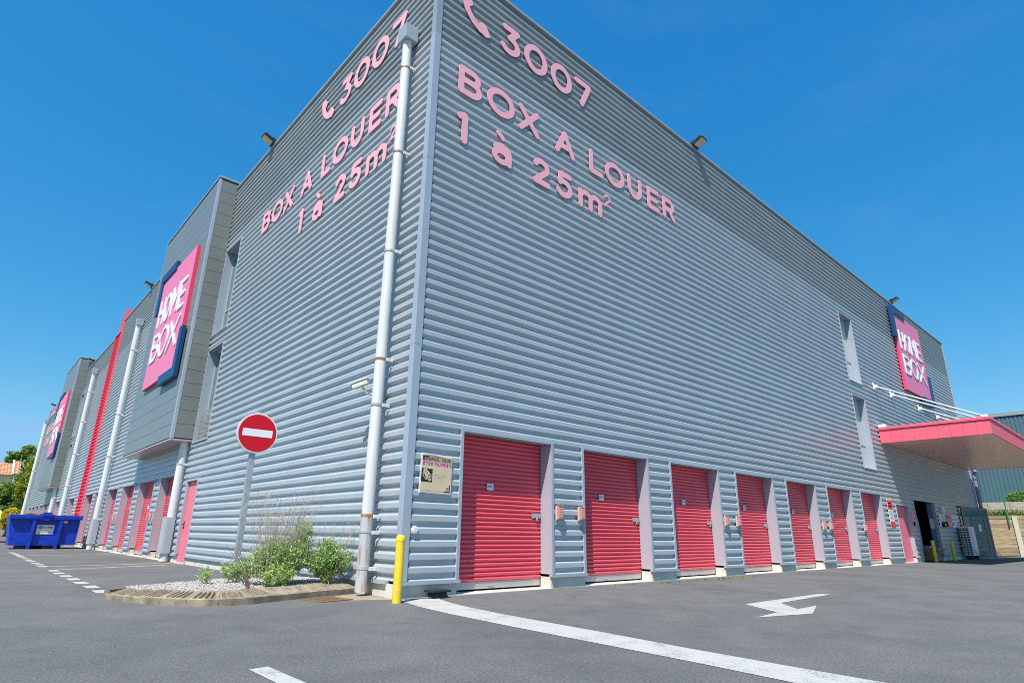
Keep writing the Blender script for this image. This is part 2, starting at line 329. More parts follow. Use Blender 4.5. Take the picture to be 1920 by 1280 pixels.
# ------------------------------------------------------------------ stroke lettering (rounded strokes grown into outlines)
def arc(cx, cy, rx, ry, a0, a1, n=14):
    return [(cx+rx*math.cos(math.radians(a0+(a1-a0)*i/n)), cy+ry*math.sin(math.radians(a0+(a1-a0)*i/n))) for i in range(n+1)]
GL = {
 'A': [[(0, 0), (.5, 1), (1, 0)], [(.2, .32), (.8, .32)]],
 'B': [[(.6, .53), (0, .53), (0, 1), (.55, 1)]+arc(.55, .765, .37, .235, 90, -90)[1:], [(0, .53), (0, 0), (.6, 0)]+arc(.6, .265, .4, .265, -90, 90)[1:]],
 'C': [arc(.55, .5, .55, .5, 50, 310, 24)], 'D': [[(0, 0), (0, 1), (.4, 1)]+arc(.4, .5, .6, .5, 90, -90, 18)[1:]+[(0, 0)]],
 'E': [[(1, 1), (0, 1), (0, 0), (1, 0)], [(0, .5), (.86, .5)]], 'F': [[(1, 1), (0, 1), (0, 0)], [(0, .5), (.82, .5)]],
 'G': [arc(.52, .5, .52, .5, 45, 330, 24)+[(1, .45), (.62, .45)]],
 'H': [[(0, 0), (0, 1)], [(1, 0), (1, 1)], [(0, .5), (1, .5)]], 'I': [[(.5, 0), (.5, 1)]], 'L': [[(0, 1), (0, 0), (1, 0)]],
 'M': [[(0, 0), (0, 1), (.5, .35), (1, 1), (1, 0)]], 'N': [[(0, 0), (0, 1), (1, 0), (1, 1)]],
 'O': [arc(.5, .5, .5, .5, 0, 360, 40)], 'P': [[(0, 0), (0, 1), (.55, 1)]+arc(.55, .74, .45, .26, 90, -90)[1:]+[(0, .48)]],
 'R': [[(0, 0), (0, 1), (.55, 1)]+arc(.55, .73, .42, .27, 90, -90)[1:]+[(0, .46)], [(.5, .46), (1, 0)]],
 'S': [arc(.5, .75, .46, .25, 30, 270, 16)+arc(.5, .25, .5, .25, 90, -150, 16)[1:]],
 'T': [[(0, 1), (1, 1)], [(.5, 1), (.5, 0)]], 'U': [[(0, 1), (0, .42)]+arc(.5, .42, .5, .42, 180, 360, 18)[1:]+[(1, 1)]],
 'V': [[(0, 1), (.5, 0), (1, 1)]], 'X': [[(0, 0), (1, 1)], [(0, 1), (1, 0)]], 'Z': [[(0, 1), (1, 1), (0, 0), (1, 0)]],
 '0': [arc(.5, .5, .5, .5, 0, 360, 40)], '1': [[(0, .93), (.62, 1), (.8, 1), (.8, 0)]],
 '2': [arc(.48, .72, .46, .28, 160, -25, 16)+[(0, 0), (1, 0)]], '3': [[(.05, 1), (.95, 1), (.42, .6)]+arc(.42, .3, .56, .3, 88, -150, 18)[1:]],
 '5': [[(.92, 1), (.18, 1), (.1, .57)]+arc(.42, .33, .55, .33, 115, -145, 18)], '7': [[(0, 1), (1, 1), (.38, 0)]],
 'm': [[(0, 0), (0, 1)], [(0, .55)]+arc(.25, .62, .25, .38, 180, 0, 12)+[(.5, 0)], [(.5, .62)]+arc(.75, .62, .25, .38, 180, 0, 12)+[(1, 0)]],
 'a': [arc(.46, .33, .46, .33, 0, 360, 30), [(1, .60), (1, .02)], arc(.5, .58, .5, .42, 150, 0, 14)], '`': [[(0, 1), (1, 0)]],
 ',': [[(.5, .02), (.35, -.18)]], '!': [[(.5, 1), (.5, .35)], [(.5, 0), (.5, .01)]], '-': [[(.1, .5), (.9, .5)]],
 'PHONE': [[(.0, 1), (.04, .8), (.18, .5), (.42, .2), (.75, .02)]],
}
GW = {'I': .18, 'M': 1.15, 'O': 1.05, 'L': .72, 'E': .75, 'F': .72, 'B': .82, 'S': .78, ',': .2, '!': .2, ' ': .45, '1': .5}
def outline(strokes, radii, cell):
    segs = []
    for st, r in zip(strokes, radii):
        for a, b in zip(st[:-1], st[1:]): segs.append((*a, *b, r))
    S = np.array(segs); mx = S[:, 4].max()
    x0 = min(S[:, 0].min(), S[:, 2].min())-mx-2*cell; x1 = max(S[:, 0].max(), S[:, 2].max())+mx+2*cell
    y0 = min(S[:, 1].min(), S[:, 3].min())-mx-2*cell; y1 = max(S[:, 1].max(), S[:, 3].max())+mx+2*cell
    nx = int((x1-x0)/cell)+2; ny = int((y1-y0)/cell)+2
    X, Y = np.meshgrid(x0+cell*np.arange(nx), y0+cell*np.arange(ny)); D = np.full(X.shape, 1e9)
    for ax, ay, bx, by, r in segs:
        dx, dy = bx-ax, by-ay; L2 = dx*dx+dy*dy
        t = np.clip(((X-ax)*dx+(Y-ay)*dy)/L2, 0, 1) if L2 > 1e-12 else 0
        D = np.minimum(D, np.hypot(X-ax-t*dx, Y-ay-t*dy)-r)
    D[np.abs(D) < 1e-9] = 1e-9
    ins = D < 0; nxt = {}; pt = {}
    def P(k):
        if k not in pt:
            j, i, h = k; a = D[j, i]; b = D[j, i+1] if h else D[j+1, i]; t = a/(a-b)
            pt[k] = (X[j, i]+(cell*t if h else 0), Y[j, i]+(0 if h else cell*t))
        return k
    act = ins[:-1, :-1].astype(int)+ins[:-1, 1:]+ins[1:, 1:]+ins[1:, :-1]
    for j, i in zip(*np.where((act > 0) & (act < 4))):
        a, b, c, d = ins[j, i], ins[j, i+1], ins[j+1, i+1], ins[j+1, i]
        e = {'b': (j, i, 1), 'r': (j, i+1, 0), 't': (j+1, i, 1), 'l': (j, i, 0)}
        code = a+2*b+4*c+8*d
        T = {1: ['lb'], 2: ['br'], 3: ['lr'], 4: ['rt'], 5: ['lb', 'rt'], 6: ['bt'], 7: ['lt'], 8: ['tl'], 9: ['tb'], 10: ['br', 'tl'], 11: ['tr'], 12: ['rl'], 13: ['rb'], 14: ['bl']}[code]
        for q in T: nxt[P(e[q[0]])] = P(e[q[1]])
    loops = []
    while nxt:
        k = next(iter(nxt)); lp = []
        while k in nxt: k2 = nxt.pop(k); lp.append(pt[k]); k = k2
        keep = [lp[i] for i in range(len(lp)) if abs((lp[i][0]-lp[i-1][0])*(lp[(i+1) % len(lp)][1]-lp[i][1])-(lp[i][1]-lp[i-1][1])*(lp[(i+1) % len(lp)][0]-lp[i][0])) > cell*cell*.02]
        if len(keep) > 2: loops.append(keep)
    return loops
def glyph_into(mb, key, x0, x1, z0, z1, r, f0, f1, cell=None, strokes=None, radii=None):
    """rounded glyph fitted into the box (x0..x1, z0..z1); f0/f1 map (x,z) to back and front points"""
    st = strokes or GL[key]
    w_, h_ = max(x1-x0-2*r, 1e-4), z1-z0-2*r
    st = [[(x0+r+a*w_, z0+r+b*h_) for a, b in s] for s in st]
    loops = outline(st, radii or [r]*len(st), cell or r*.42)
    flat = [p for l in loops for p in l]
    tris = tessellate_polygon([[Vector((p[0], p[1], 0)) for p in l] for l in loops])
    i = len(mb.v); n = len(flat)
    mb.v += [tuple(f1(*p)) for p in flat]+[tuple(f0(*p)) for p in flat]
    for t in tris: mb.f.append(tuple(i+k for k in t)); mb.mi.append(mb.m)
    k0 = 0
    for l in loops:
        m = len(l)
        for k in range(m): mb.f.append((i+k0+k, i+k0+(k+1) % m, i+n+k0+(k+1) % m, i+n+k0+k)); mb.mi.append(mb.m)
        k0 += m
    return mb
def text_line(mb, txt, x0, x1, z0, h, f0, f1, rw=.085, cell=None):
    wd = [GW.get(c, .88) for c in txt]; gap = .22; tot = sum(wd)+gap*(len(txt)-1); k = (x1-x0)/tot; x = x0
    for c, q in zip(txt, wd):
        if c == 'Ê': glyph_into(mb, 'E', x, x+.75*k, z0, z0+h, h*rw, f0, f1, cell); glyph_into(mb, None, x+.12*k, x+.62*k, z0+h*1.08, z0+h*1.3, h*rw*.8, f0, f1, cell, [[(0, 0), (.5, 1), (1, 0)]])
        elif c == 'É': glyph_into(mb, 'E', x, x+.75*k, z0, z0+h, h*rw, f0, f1, cell); glyph_into(mb, None, x+.25*k, x+.6*k, z0+h*1.08, z0+h*1.3, h*rw*.8, f0, f1, cell, [[(0, 0), (1, 1)]])
        elif c != ' ': glyph_into(mb, c, x, x+q*k, z0, z0+h, h*rw, f0, f1, cell)
        x += (q+gap)*k
    return mb

# ------------------------------------------------------------------ ground
g = MB(); g.box(-700, 900, -700, 900, -1.0, -.06); struct('ground', g, GRASSG)
g = MB(); g.poly([(-45, -45, 0), (45.9, -45, 0), (45.9, 76, 0), (-45, 76, 0)]); struct('asphalt_yard', g, ASPH)
def sheet(mb, pts, z=.004): mb.poly([(x, y, z) for x, y in pts]); return mb
# curved white line from the building corner
Lf = [(.02, -.10), (-.10, -.32), (-.26, -1.0), (-.365, -1.86), (-.44, -2.9), (-.49, -3.93), (-.52, -4.6), (-.565, -5.5), (-.635, -6.35), (-.70, -7.3), (-.74, -8.3)]
Rt = [(.64, -.20), (.555, -.35), (.40, -.85), (.29, -1.40), (.18, -2.2), (.115, -3.1), (.055, -4.1), (-.04, -5.1), (-.09, -6.2), (-.12, -7.3), (-.14, -8.3)]
g = MB()
for k in range(len(Lf)-1): sheet(g, [Lf[k], Rt[k], Rt[k+1], Lf[k+1]])
tag(obj('painted_line', g, PAINT), 'broad curved white painted line sweeping from the building corner across the asphalt', 'road marking')
g = MB(); sheet(g, [(-3.494, -3.53), (-3.345, -3.52), (-3.33, -5.2), (-3.50, -5.2)])
tag(obj('painted_line', g, PAINT), 'short straight white painted line cut off by the bottom edge, away from the building', 'road marking')
A_ = [(4.03, -3.60), (6.90, -3.58), (6.99, -3.77), (4.70, -3.86), (4.05, -4.40), (4.79, -4.38), (3.69, -4.76), (2.62, -4.47), (3.42, -4.39)]
g = MB()
pts = [Vector((x, y, 0)) for x, y in A_]
for t in tessellate_polygon([pts]): g.poly([(A_[k][0], A_[k][1], .004) for k in t])
tag(obj('painted_arrow', g, PAINT), 'white painted turn arrow on the asphalt in front of the pink shutters', 'road marking')
dl = thing('dashed_parking_line', 'row of white painted dashes edging the parking bays along the left facade', 'road marking', (-3.3, 10, 0), absolute=False)
dm = MB(); dm.poly([(-.10, -.29, .004), (.10, -.29, .004), (.10, .29, .004), (-.10, .29, .004)]); dme = dm.mesh('dash', PAINT)
yy = 2.75
while yy < 24:
    if not 10.4 < yy < 12.2:
        d = link('dash', dme, dl); d.location = (random.uniform(-.015, .015), yy-10, 0)
    yy += 1.06
for y0, y1, mm, dx in ((10.55, 11.75, PAINT_THIN, 0), (12.1, 12.75, PAINT_Y, 0), (20.5, 20.9, PAINT_THIN, 0), (26.4, 27.2, PAINT_THIN, 0)):
    g = MB(); sheet(g, [(-3.25, y0), (-.12, y1), (-.12, y1+.13), (-3.25, y0+.13)])
    tag(obj('painted_line', g, mm), {10.55: 'nearest faded white line across the parking bays to the left facade', 12.1: 'yellowish faded line crossing the parking bays just past the pink service door', 20.5: 'thin faded bay line between the near bay and the blue skip', 26.4: 'thin faded bay line directly in front of the blue skip'}[y0], 'road marking')

# ------------------------------------------------------------------ storage building
B = thing('storage_building', 'long tall grey ribbed metal storage building with pink roller shutters', 'building', (0, 0, 0), absolute=False)
X1 = 41.2; Y1 = 71.6; YS = 36.2; ZR = 13.42; ZR2 = 12.72; ZS = 11.2; P = .2015; ZB = .255
PROF = [(0, -.044), (.028, -.006), (.036, 0), (.112, 0), (.115, -.004), (.146, -.044)]     # downwards from the top of one rib
def profile(za, zb):
    top = .689+P*70; pts = []
    k = 0
    while top-k*P > za-P:
        for d, o in PROF: pts.append((top-k*P-d, o))
        k += 1
    pts = pts[::-1]
    def at(z):
        for (z0, o0), (z1, o1) in zip(pts[:-1], pts[1:]):
            if z0 <= z <= z1: return o0+(o1-o0)*(z-z0)/(z1-z0) if z1 > z0 else o0
        return -.044
    return [(za, at(za))]+[p for p in pts if za+1e-4 < p[0] < zb-1e-4]+[(zb, at(zb))]
def cladding(F, s_a, s_b, za, zb, holes, mat):
    mb = MB(); br = sorted({s_a, s_b}|{h for H in holes for h in H[:2] if s_a < h < s_b})
    for a, b in zip(br[:-1], br[1:]):
        iv = [(za, zb)]
        for h0, h1, z0, z1 in holes:
            if h0 < (a+b)/2 < h1:
                nv = []
                for p, q in iv:
                    if z1 <= p or z0 >= q: nv.append((p, q)); continue
                    if z0 > p: nv.append((p, z0))
                    if z1 < q: nv.append((z1, q))
                iv = nv
        for p, q in iv:
            if q-p < .02: continue
            pr = profile(p, q)
            for (z0, o0), (z1, o1) in zip(pr[:-1], pr[1:]): mb.poly([F(a, z0, o0), F(b, z0, o0), F(b, z1, o1), F(a, z1, o1)])
    return obj('cladding', mb, mat, B)
R_DOORS = [(1.165, 3.45), (4.455, 6.78), (7.80, 10.10), (11.12, 13.43), (14.42, 16.68), (17.74, 20.05), (21.10, 23.45)]
ZD = 2.745
PINK_R = (25.30, 27.05, 2.43); ENTRY = (28.0, 31.45, 2.76); GLASSD = (36.2, 40.3, 2.76)
R_WIN = [(22.10, 23.56, 7.56, 10.68), (22.10, 23.56, 3.80, 6.88)]
holesR = [(a, b, 0, ZD) for a, b in R_DOORS]+[(PINK_R[0], PINK_R[1], 0, PINK_R[2]), (ENTRY[0], ENTRY[1], 0, ENTRY[2]), (GLASSD[0], GLASSD[1], 0, GLASSD[2])]+R_WIN
L_DOORS = [(14.15, 16.53), (17.5, 19.95), (20.93, 23.29), (24.45, 26.74), (27.95, 30.3), (31.2, 33.55), (37.9, 40.2), (41.35, 43.65), (44.85, 47.15), (48.6, 51.0), (52.0, 54.35), (55.4, 57.75), (58.9, 61.2), (62.3, 64.6), (65.7, 68.0)]
MAN = (11.9, 13.02, 2.46); BAYD = .66; BAYS = [(13.35, 21.0), (47.3, 54.95)]; BZ0, BZ1 = 3.81, 13.72
L_WIN = [(11.72, 13.24, 7.48, 10.76), (11.72, 13.24, 3.74, 6.91), (45.67, 47.19, 7.48, 10.76), (45.67, 47.19, 3.74, 6.91)]
holesL = [(a, b, 0, ZD) for a, b in L_DOORS]+[(MAN[0], MAN[1], 0, MAN[2])]+L_WIN+[(a+.05, b-.05, BZ0, 14) for a, b in BAYS]
FIN = (33.95, 36.2)
CT = .135                                                      # width of the corner flashing
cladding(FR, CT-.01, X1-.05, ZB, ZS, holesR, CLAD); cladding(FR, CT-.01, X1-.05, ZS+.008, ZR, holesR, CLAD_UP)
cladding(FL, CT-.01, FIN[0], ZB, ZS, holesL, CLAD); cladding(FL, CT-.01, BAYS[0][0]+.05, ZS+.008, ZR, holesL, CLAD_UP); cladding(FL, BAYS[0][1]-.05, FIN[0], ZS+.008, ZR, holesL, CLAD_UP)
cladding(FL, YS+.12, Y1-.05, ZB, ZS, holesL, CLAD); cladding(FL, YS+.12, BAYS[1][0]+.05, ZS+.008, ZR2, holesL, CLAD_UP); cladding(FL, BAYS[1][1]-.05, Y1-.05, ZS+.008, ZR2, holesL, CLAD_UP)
# corner flashings
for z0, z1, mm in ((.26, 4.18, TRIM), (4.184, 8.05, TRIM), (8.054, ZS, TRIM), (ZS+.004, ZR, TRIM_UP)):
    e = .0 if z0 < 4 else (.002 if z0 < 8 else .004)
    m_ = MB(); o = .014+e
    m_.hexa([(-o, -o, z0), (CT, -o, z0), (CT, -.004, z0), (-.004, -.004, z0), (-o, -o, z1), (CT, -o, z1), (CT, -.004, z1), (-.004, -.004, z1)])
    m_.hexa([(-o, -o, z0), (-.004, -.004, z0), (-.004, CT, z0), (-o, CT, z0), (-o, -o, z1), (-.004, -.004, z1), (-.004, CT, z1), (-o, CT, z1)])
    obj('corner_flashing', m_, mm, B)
m_ = MB(); m_.box(X1-.08, X1+.06, -.03, .1, .25, ZR); obj('end_flashing', m_, TRIM, B)
m_ = MB(); m_.box(-.03, .1, Y1-.1, Y1+.06, .25, ZR2); obj('end_flashing', m_, TRIM, B)
# copings
def coping(name, x0, x1, y0, y1, z):
    m_ = MB(); m_.box(x0, x1, y0, y1, z+.045, z+.125); return obj(name, m_, COPING, B, bevel=.008)
coping('coping', -.045, X1+.08, -.045, .32, ZR); coping('coping', -.045, .32, .325, BAYS[0][0]-.02, ZR); coping('coping', -.045, .32, BAYS[0][1]+.02, FIN[0]-.01, ZR)
coping('coping', -.045, .32, YS+.15, BAYS[1][0]-.02, ZR2); coping('coping', -.045, .32, BAYS[1][1]+.02, Y1+.08, ZR2)
# body: inner box walls, roofs
m_ = MB(); m_.box(X1-.1, X1, .105, YS-.1, .0, ZR-.01); m_.box(2, X1-.11, YS-.1, YS, 0, ZR-.01); obj('end_wall', m_, CLAD, B)
m_ = MB(); m_.box(.105, 20, Y1-.1, Y1, 0, ZR2-.01); m_.box(20.005, 20.1, YS+.01, Y1, 0, ZR2-.01); obj('end_wall', m_, CLAD, B)
m_ = MB(); m_.box(.06, X1-.005, .06, YS-.01, ZR-.35, ZR-.2); obj('roof', m_, COPING, B)
m_ = MB(); m_.box(.06, 20, YS+.02, Y1-.005, ZR2-.35, ZR2-.2); obj('roof', m_, COPING, B)
for F in (FR, FL):
    m_ = MB(); k = 0
    while .66-P+k*P < ZR-.3:
        z = .689-P+.022+k*P; s_ = CT+.05; p, q = F(s_-.012, z-.012, -.046), F(s_+.012, z+.012, -.034)
        m_.box(min(p[0], q[0]), max(p[0], q[0]), min(p[1], q[1]), max(p[1], q[1]), z-.012, z+.012); k += 1
    o = obj('screws', m_, JOINT, B); o['kind'] = 'stuff'
# inner lining just behind the ribs so that nothing shines through
def lining(F, s_a, s_b, za, zb, holes):
    mb = MB(); br = sorted({s_a, s_b}|{h for H in holes for h in H[:2] if s_a < h < s_b})
    for a, b in zip(br[:-1], br[1:]):
        iv = [(za, zb)]
        for h0, h1, z0, z1 in holes:
            if h0 < (a+b)/2 < h1:
                nv = []
                for p, q in iv:
                    if z1 <= p or z0 >= q: nv.append((p, q)); continue
                    if z0 > p: nv.append((p, z0))
                    if z1 < q: nv.append((z1, q))
                iv = nv
        for p, q in iv: mb.poly([F(a, p, -.085), F(b, p, -.085), F(b, q, -.085), F(a, q, -.085)])
    return mb
obj('inner_lining', lining(FR, .09, X1-.1, .0, ZR-.2, holesR), JOINT, B)
obj('inner_lining', lining(FL, .09, FIN[0], .0, ZR-.2, holesL), JOINT, B); obj('inner_lining', lining(FL, YS+.05, Y1-.1, .0, ZR2-.2, holesL), JOINT, B)
# plinth pieces and drip flashings between the openings
def plinths(F, spans, swap):
    for a, b in spans:
        if b-a < .1: continue
        m_ = MB()
        def bx(s0, s1, o0, o1, z0, z1):
            p, q = F(s0, z0, o0), F(s1, z1, o1)
            m_.box(min(p[0], q[0]), max(p[0], q[0]), min(p[1], q[1]), max(p[1], q[1]), z0, z1)
        cut = [a, b] if b-a < 1.05 or b-a > 9 else [a, (a+b)/2+.03, b]
        for u, v in zip(cut[:-1], cut[1:]): bx(u+.003, v-.003, -.36, -.028, -.05, .205)
        obj('plinth', m_, CONC, B, bevel=.006)
        m_ = MB(); bx(a-.03, b+.03, -.045, .022, .212, .252); bx(a-.03, b+.03, .0225, .03, .20, .252)
        obj('drip_flashing', m_, TRIM, B)
def gaps(ops, s0, s1):
    r = []; c = s0
    for a, b in sorted(ops):
        r.append((c, a)); c = b
    r.append((c, s1)); return r
spR = gaps([o[:2] for o in R_DOORS]+[PINK_R[:2], ENTRY[:2], GLASSD[:2]], -.02, X1)
spL = gaps([o[:2] for o in L_DOORS]+[MAN[:2]], .37, Y1)
plinths(FR, spR, 0); plinths(FL, spL, 1)

# roller shutters: modelled once (s = 0..W to the right, outwards = -y), then shared by every opening
def shutter_set(W, H=ZD, d=.335):
    ps = {}
    m_ = MB()
    for s0, s1, t0 in ((-.055, 0., 0), (W, W+.055, 0)):
        m_.box(s0, s1, .0105, d+.08, .256, H+.02)
    m_.box(-.055, W+.055, .0105, d+.08, H+.021, H+.075); m_.m = 1
    m_.box(-.058, .003, -.016, .01, .256, H+.0185); m_.box(W-.003, W+.058, -.016, .01, .256, H+.0185); m_.box(-.058, W+.058, -.016, .01, H+.019, H+.078)
    ps['frame'] = m_.mesh('door_frame', [REVEAL, TRIM])
    m_ = MB(); m_.box(.0, W, -.0, d+.3, -.05, .014); ps['sill'] = m_.mesh('door_sill', CONC, .006)
    m_ = MB(); p = .0812; z = .165; prev = None; n = 8; lst = []
    while z < H+.15:
        for k in range(n):
            t = k/n; lst.append((z+p*t, (0, .010, .020, .0285, .034, .0355, .030, .012)[k]))
        z += p
    for (z0, o0), (z1, o1) in zip(lst[:-1], lst[1:]): m_.poly([(.012, d-o0, z0), (W-.012, d-o0, z0), (W-.012, d-o1, z1), (.012, d-o1, z1)])
    ps['curtain'] = m_.mesh('roller_shutter', RED, 0, True)
    m_ = MB(); m_.box(.015, W-.015, d-.012, d+.02, .045, .168); m_.box(W*.40, W*.47, d-.03, d-.0125, .09, .115); ps['rail'] = m_.mesh('bottom_rail', ALU, .003)
    m_ = MB(); m_.box(.0, .012, d-.02, d+.05, .03, H+.02); ps['guide2'] = m_.mesh('side_guide', BLK); m_ = MB(); m_.box(W-.012, W, d-.02, d+.05, .03, H+.02); ps['guide'] = m_.mesh('side_guide', BLK)
    m_ = MB(); m_.box(W-.27, W-.03, d-.055, d-.0362, 1.295, 1.39); m_.box(W-.20, W-.09, d-.074, d-.0551, 1.315, 1.365); m_.tube([(W-.15, d-.065, 1.32), (W-.15, d-.065, 1.255)], .02, 8); ps['latch'] = m_.mesh('latch', GALV, .004)
    m_ = MB(); m_.box(W*.365, W*.435, d-.041, d-.0362, 1.76, 1.885); m_.m = 1; m_.box(W*.37, W*.415, d-.0425, d-.0411, 1.815, 1.85); ps['sticker'] = m_.mesh('sticker', [PAPER, PBLUE])
    return ps
SETS = (shutter_set(2.30, ZD, .335), shutter_set(2.30, ZD, .275))
def place_shutter(s0, s1, left=False, extra=True, jitter=0.):
    k = (s1-s0)/2.30
    loc = (s0, 0, 0) if not left else (0, s1, 0); rz = 0 if not left else ROT_L
    def put(nm, key, parent):
        o = link(nm, SETS[1 if left else 0][key], parent)
        if parent is B: o.location = loc; o.rotation_euler = (0, 0, rz); o.scale = (k, 1, 1)
        return o
    c = put('roller_shutter', 'curtain', B); put('door_frame', 'frame', B); put('door_sill', 'sill', B)
    put('bottom_rail', 'rail', c); put('side_guide', 'guide', c); put('side_guide', 'guide2', c)
    if extra:
        put('latch', 'latch', c); st = put('sticker', 'sticker', c); st.location = (jitter, 0, random.uniform(-.02, .02))
for i, (a, b) in enumerate(R_DOORS): place_shutter(a, b, False, True, [0, 0, .03, -.02, .05, .06, -.03][i])
for a, b in L_DOORS: place_shutter(a, b, True, True)
# hinged pink doors
def hinged(F, s0, s1, top, depth, flip):
    m_ = MB()
    def bx(a, b, o0, o1, z0, z1):
        p, q = F(a, z0, o0), F(b, z1, o1); m_.box(min(p[0], q[0]), max(p[0], q[0]), min(p[1], q[1]), max(p[1], q[1]), z0, z1)
    bx(s0+.03, s1-.03, -depth-.045, -depth, .03, top-.01); d = obj('service_door', m_, PINKDOOR, B, bevel=.004)
    m_ = MB(); bx(s0-.05, s0, -depth-.06, .014, .0, top); bx(s1, s1+.05, -depth-.06, .014, .256, top); bx(s0-.05, s1+.05, -depth-.06, .014, top+.001, top+.055); obj('door_frame', m_, REVEAL, B, bevel=.004)
    m_ = MB(); bx(s0, s1, -depth-.2, -.0, -.05, .025); obj('door_sill', m_, CONC, B)
    hs = s0+.16 if flip else s1-.16
    m_ = MB(); bx(hs-.03, hs+.03, -depth+.001, -depth+.012, 1.0, 1.24); bx(hs-.012, hs+.012, -depth+.0125, -depth+.05, 1.13, 1.155); bx(hs-.12 if not flip else hs-.012, hs+.012 if not flip else hs+.12, -depth+.0505, -depth+.07, 1.13, 1.155)
    link('handle', m_.mesh('handle', BLK, .003), d)
    m_ = MB()
    for z in (.5, 1.3, 2.1): bx((s1-.05) if flip else (s0+.03), (s1-.03) if flip else (s0+.05), -depth+.001, -depth+.018, z-.06, z+.06)
    link('hinge', m_.mesh('hinge', PINKDOOR), d)
hinged(FR, PINK_R[0], PINK_R[1], PINK_R[2], .15, True); hinged(FL, MAN[0], MAN[1], MAN[2], .075, False)
# goods entry: open dark bay with a blue side panel and a curved door track
a, b, t = ENTRY
m_ = MB(); m_.box(a-.06, a, -.02, .12, .0, t); m_.box(b, b+.06, -.02, .12, .256, t); m_.box(a-.06, b+.06, -.02, .12, t+.001, t+.06); obj('door_frame', m_, FRAME, B, bevel=.004)
m_ = MB(); m_.box(a+.005, a+.05, .13, 5, 0, t); m_.box(b+.9, b+.95, .35, 5, 0, t+.3); m_.box(a, b+.95, 5, 5.05, 0, t+.3); m_.box(a, b+.95, .13, 5, t+.3, t+.35); m_.box(a, b+.95, .13, 5, -.04, .012); m_.box(a, b+.95, .13, .16, t, t+.3); obj('entry_lobby', m_, DARK, B)
m_ = MB(); m_.box(b-.02, b+.02, .125, .34, .0, t); obj('entry_side_panel', m_, ENTRYBLUE, B)
m_ = MB(); m_.box(b-.025, b-.0205, .14, .32, 1.5, 2.0); obj('notice_sheet', m_, PAPER, B)
m_ = MB(); m_.box(a+1.9, a+1.95, 1.6, 2.2, .02, 2.6); obj('lobby_partition', m_, DKGREY, B)
m_ = MB(); tr_ = [(b-.35, .75, .02), (b-.35, .75, 1.8)]+[(b-.35-.35*(1-math.cos(q)), .75+.45*(1-math.cos(q)), 1.8+.7*math.sin(q)) for q in [PI/2*k/6 for k in range(1, 7)]]+[(b-1.6, 1.9, 2.52)]
m_.tube(tr_, .03, 8); obj('door_track', m_, GALV, B, smooth=True)
# glazed customer entrance, wall end
a, b, t = GLASSD
m_ = MB(); m_.box(a-.06, a, -.03, .12, .0, t); m_.box(b, b+.06, -.03, .12, .0, t); m_.box(a-.06, b+.06, -.03, .12, t+.001, t+.07); obj('door_frame', m_, DKGREY, B, bevel=.004)
m_ = MB(); m_.box(a, b, .10, .12, .05, t); obj('entrance_glass', m_, WIN, B)
# windows
def window(s0, s1, z0, z1, F, split, rail=False, pale=False):
    m_ = MB()
    def bx(a, b, o0, o1, za, zb, mb):
        p, q = F(a, za, o0), F(b, zb, o1); mb.box(min(p[0], q[0]), max(p[0], q[0]), min(p[1], q[1]), max(p[1], q[1]), za, zb)
    d = .265
    for (a, b, za, zb) in ((s0-.045, s0, z0+.001, z1-.001), (s1, s1+.045, z0+.001, z1-.001)): bx(a, b, -d-.06, .013, za, zb, m_)
    bx(s0-.045, s1+.045, -d-.06, .013, z1, z1+.045, m_); bx(s0-.045, s1+.045, -d-.06, .03, z0-.04, z0, m_)
    o = obj('window_surround', m_, TRIM, B, bevel=.004)
    m_ = MB(); zs = z0+(z1-z0)*split; w_ = .055
    for a, b, za, zb in ((s0, s0+w_, z0, z1), (s1-w_, s1, z0, z1), (s0+w_, s1-w_, z0, z0+w_), (s0+w_, s1-w_, z1-w_, z1), (s0+w_, s1-w_, zs-w_/2, zs+w_/2)): bx(a, b, -d-.05, -d, za, zb, m_)
    wf = obj('window_frame', m_, FRAME, B, bevel=.004)
    for za, zb in ((z0+w_, zs-w_/2), (zs+w_/2, z1-w_)):
        m_ = MB(); bx(s0+w_, s1-w_, -d-.035, -d-.025, za, zb, m_); link('pane', m_.mesh('pane', WIN_PALE if pale else WIN), wf)
    if rail:
        m_ = MB(); zt = z0+1.02
        for k in range(8): z = z0+.05+k*.135; bx(s0+.02, s1-.02, -.10, -.08, z, z+.022, m_)
        for k in range(13): s = s0+.03+k*(s1-s0-.06)/12; bx(s-.009, s+.009, -.078, -.062, z0+.02, zt, m_)
        obj('balcony_rail', m_, ALU, B)
for wdw in R_WIN: window(*wdw, FR, .34, pale=True)
for i, wdw in enumerate(L_WIN): window(*wdw, FL, .30, rail=(i % 2 == 1))
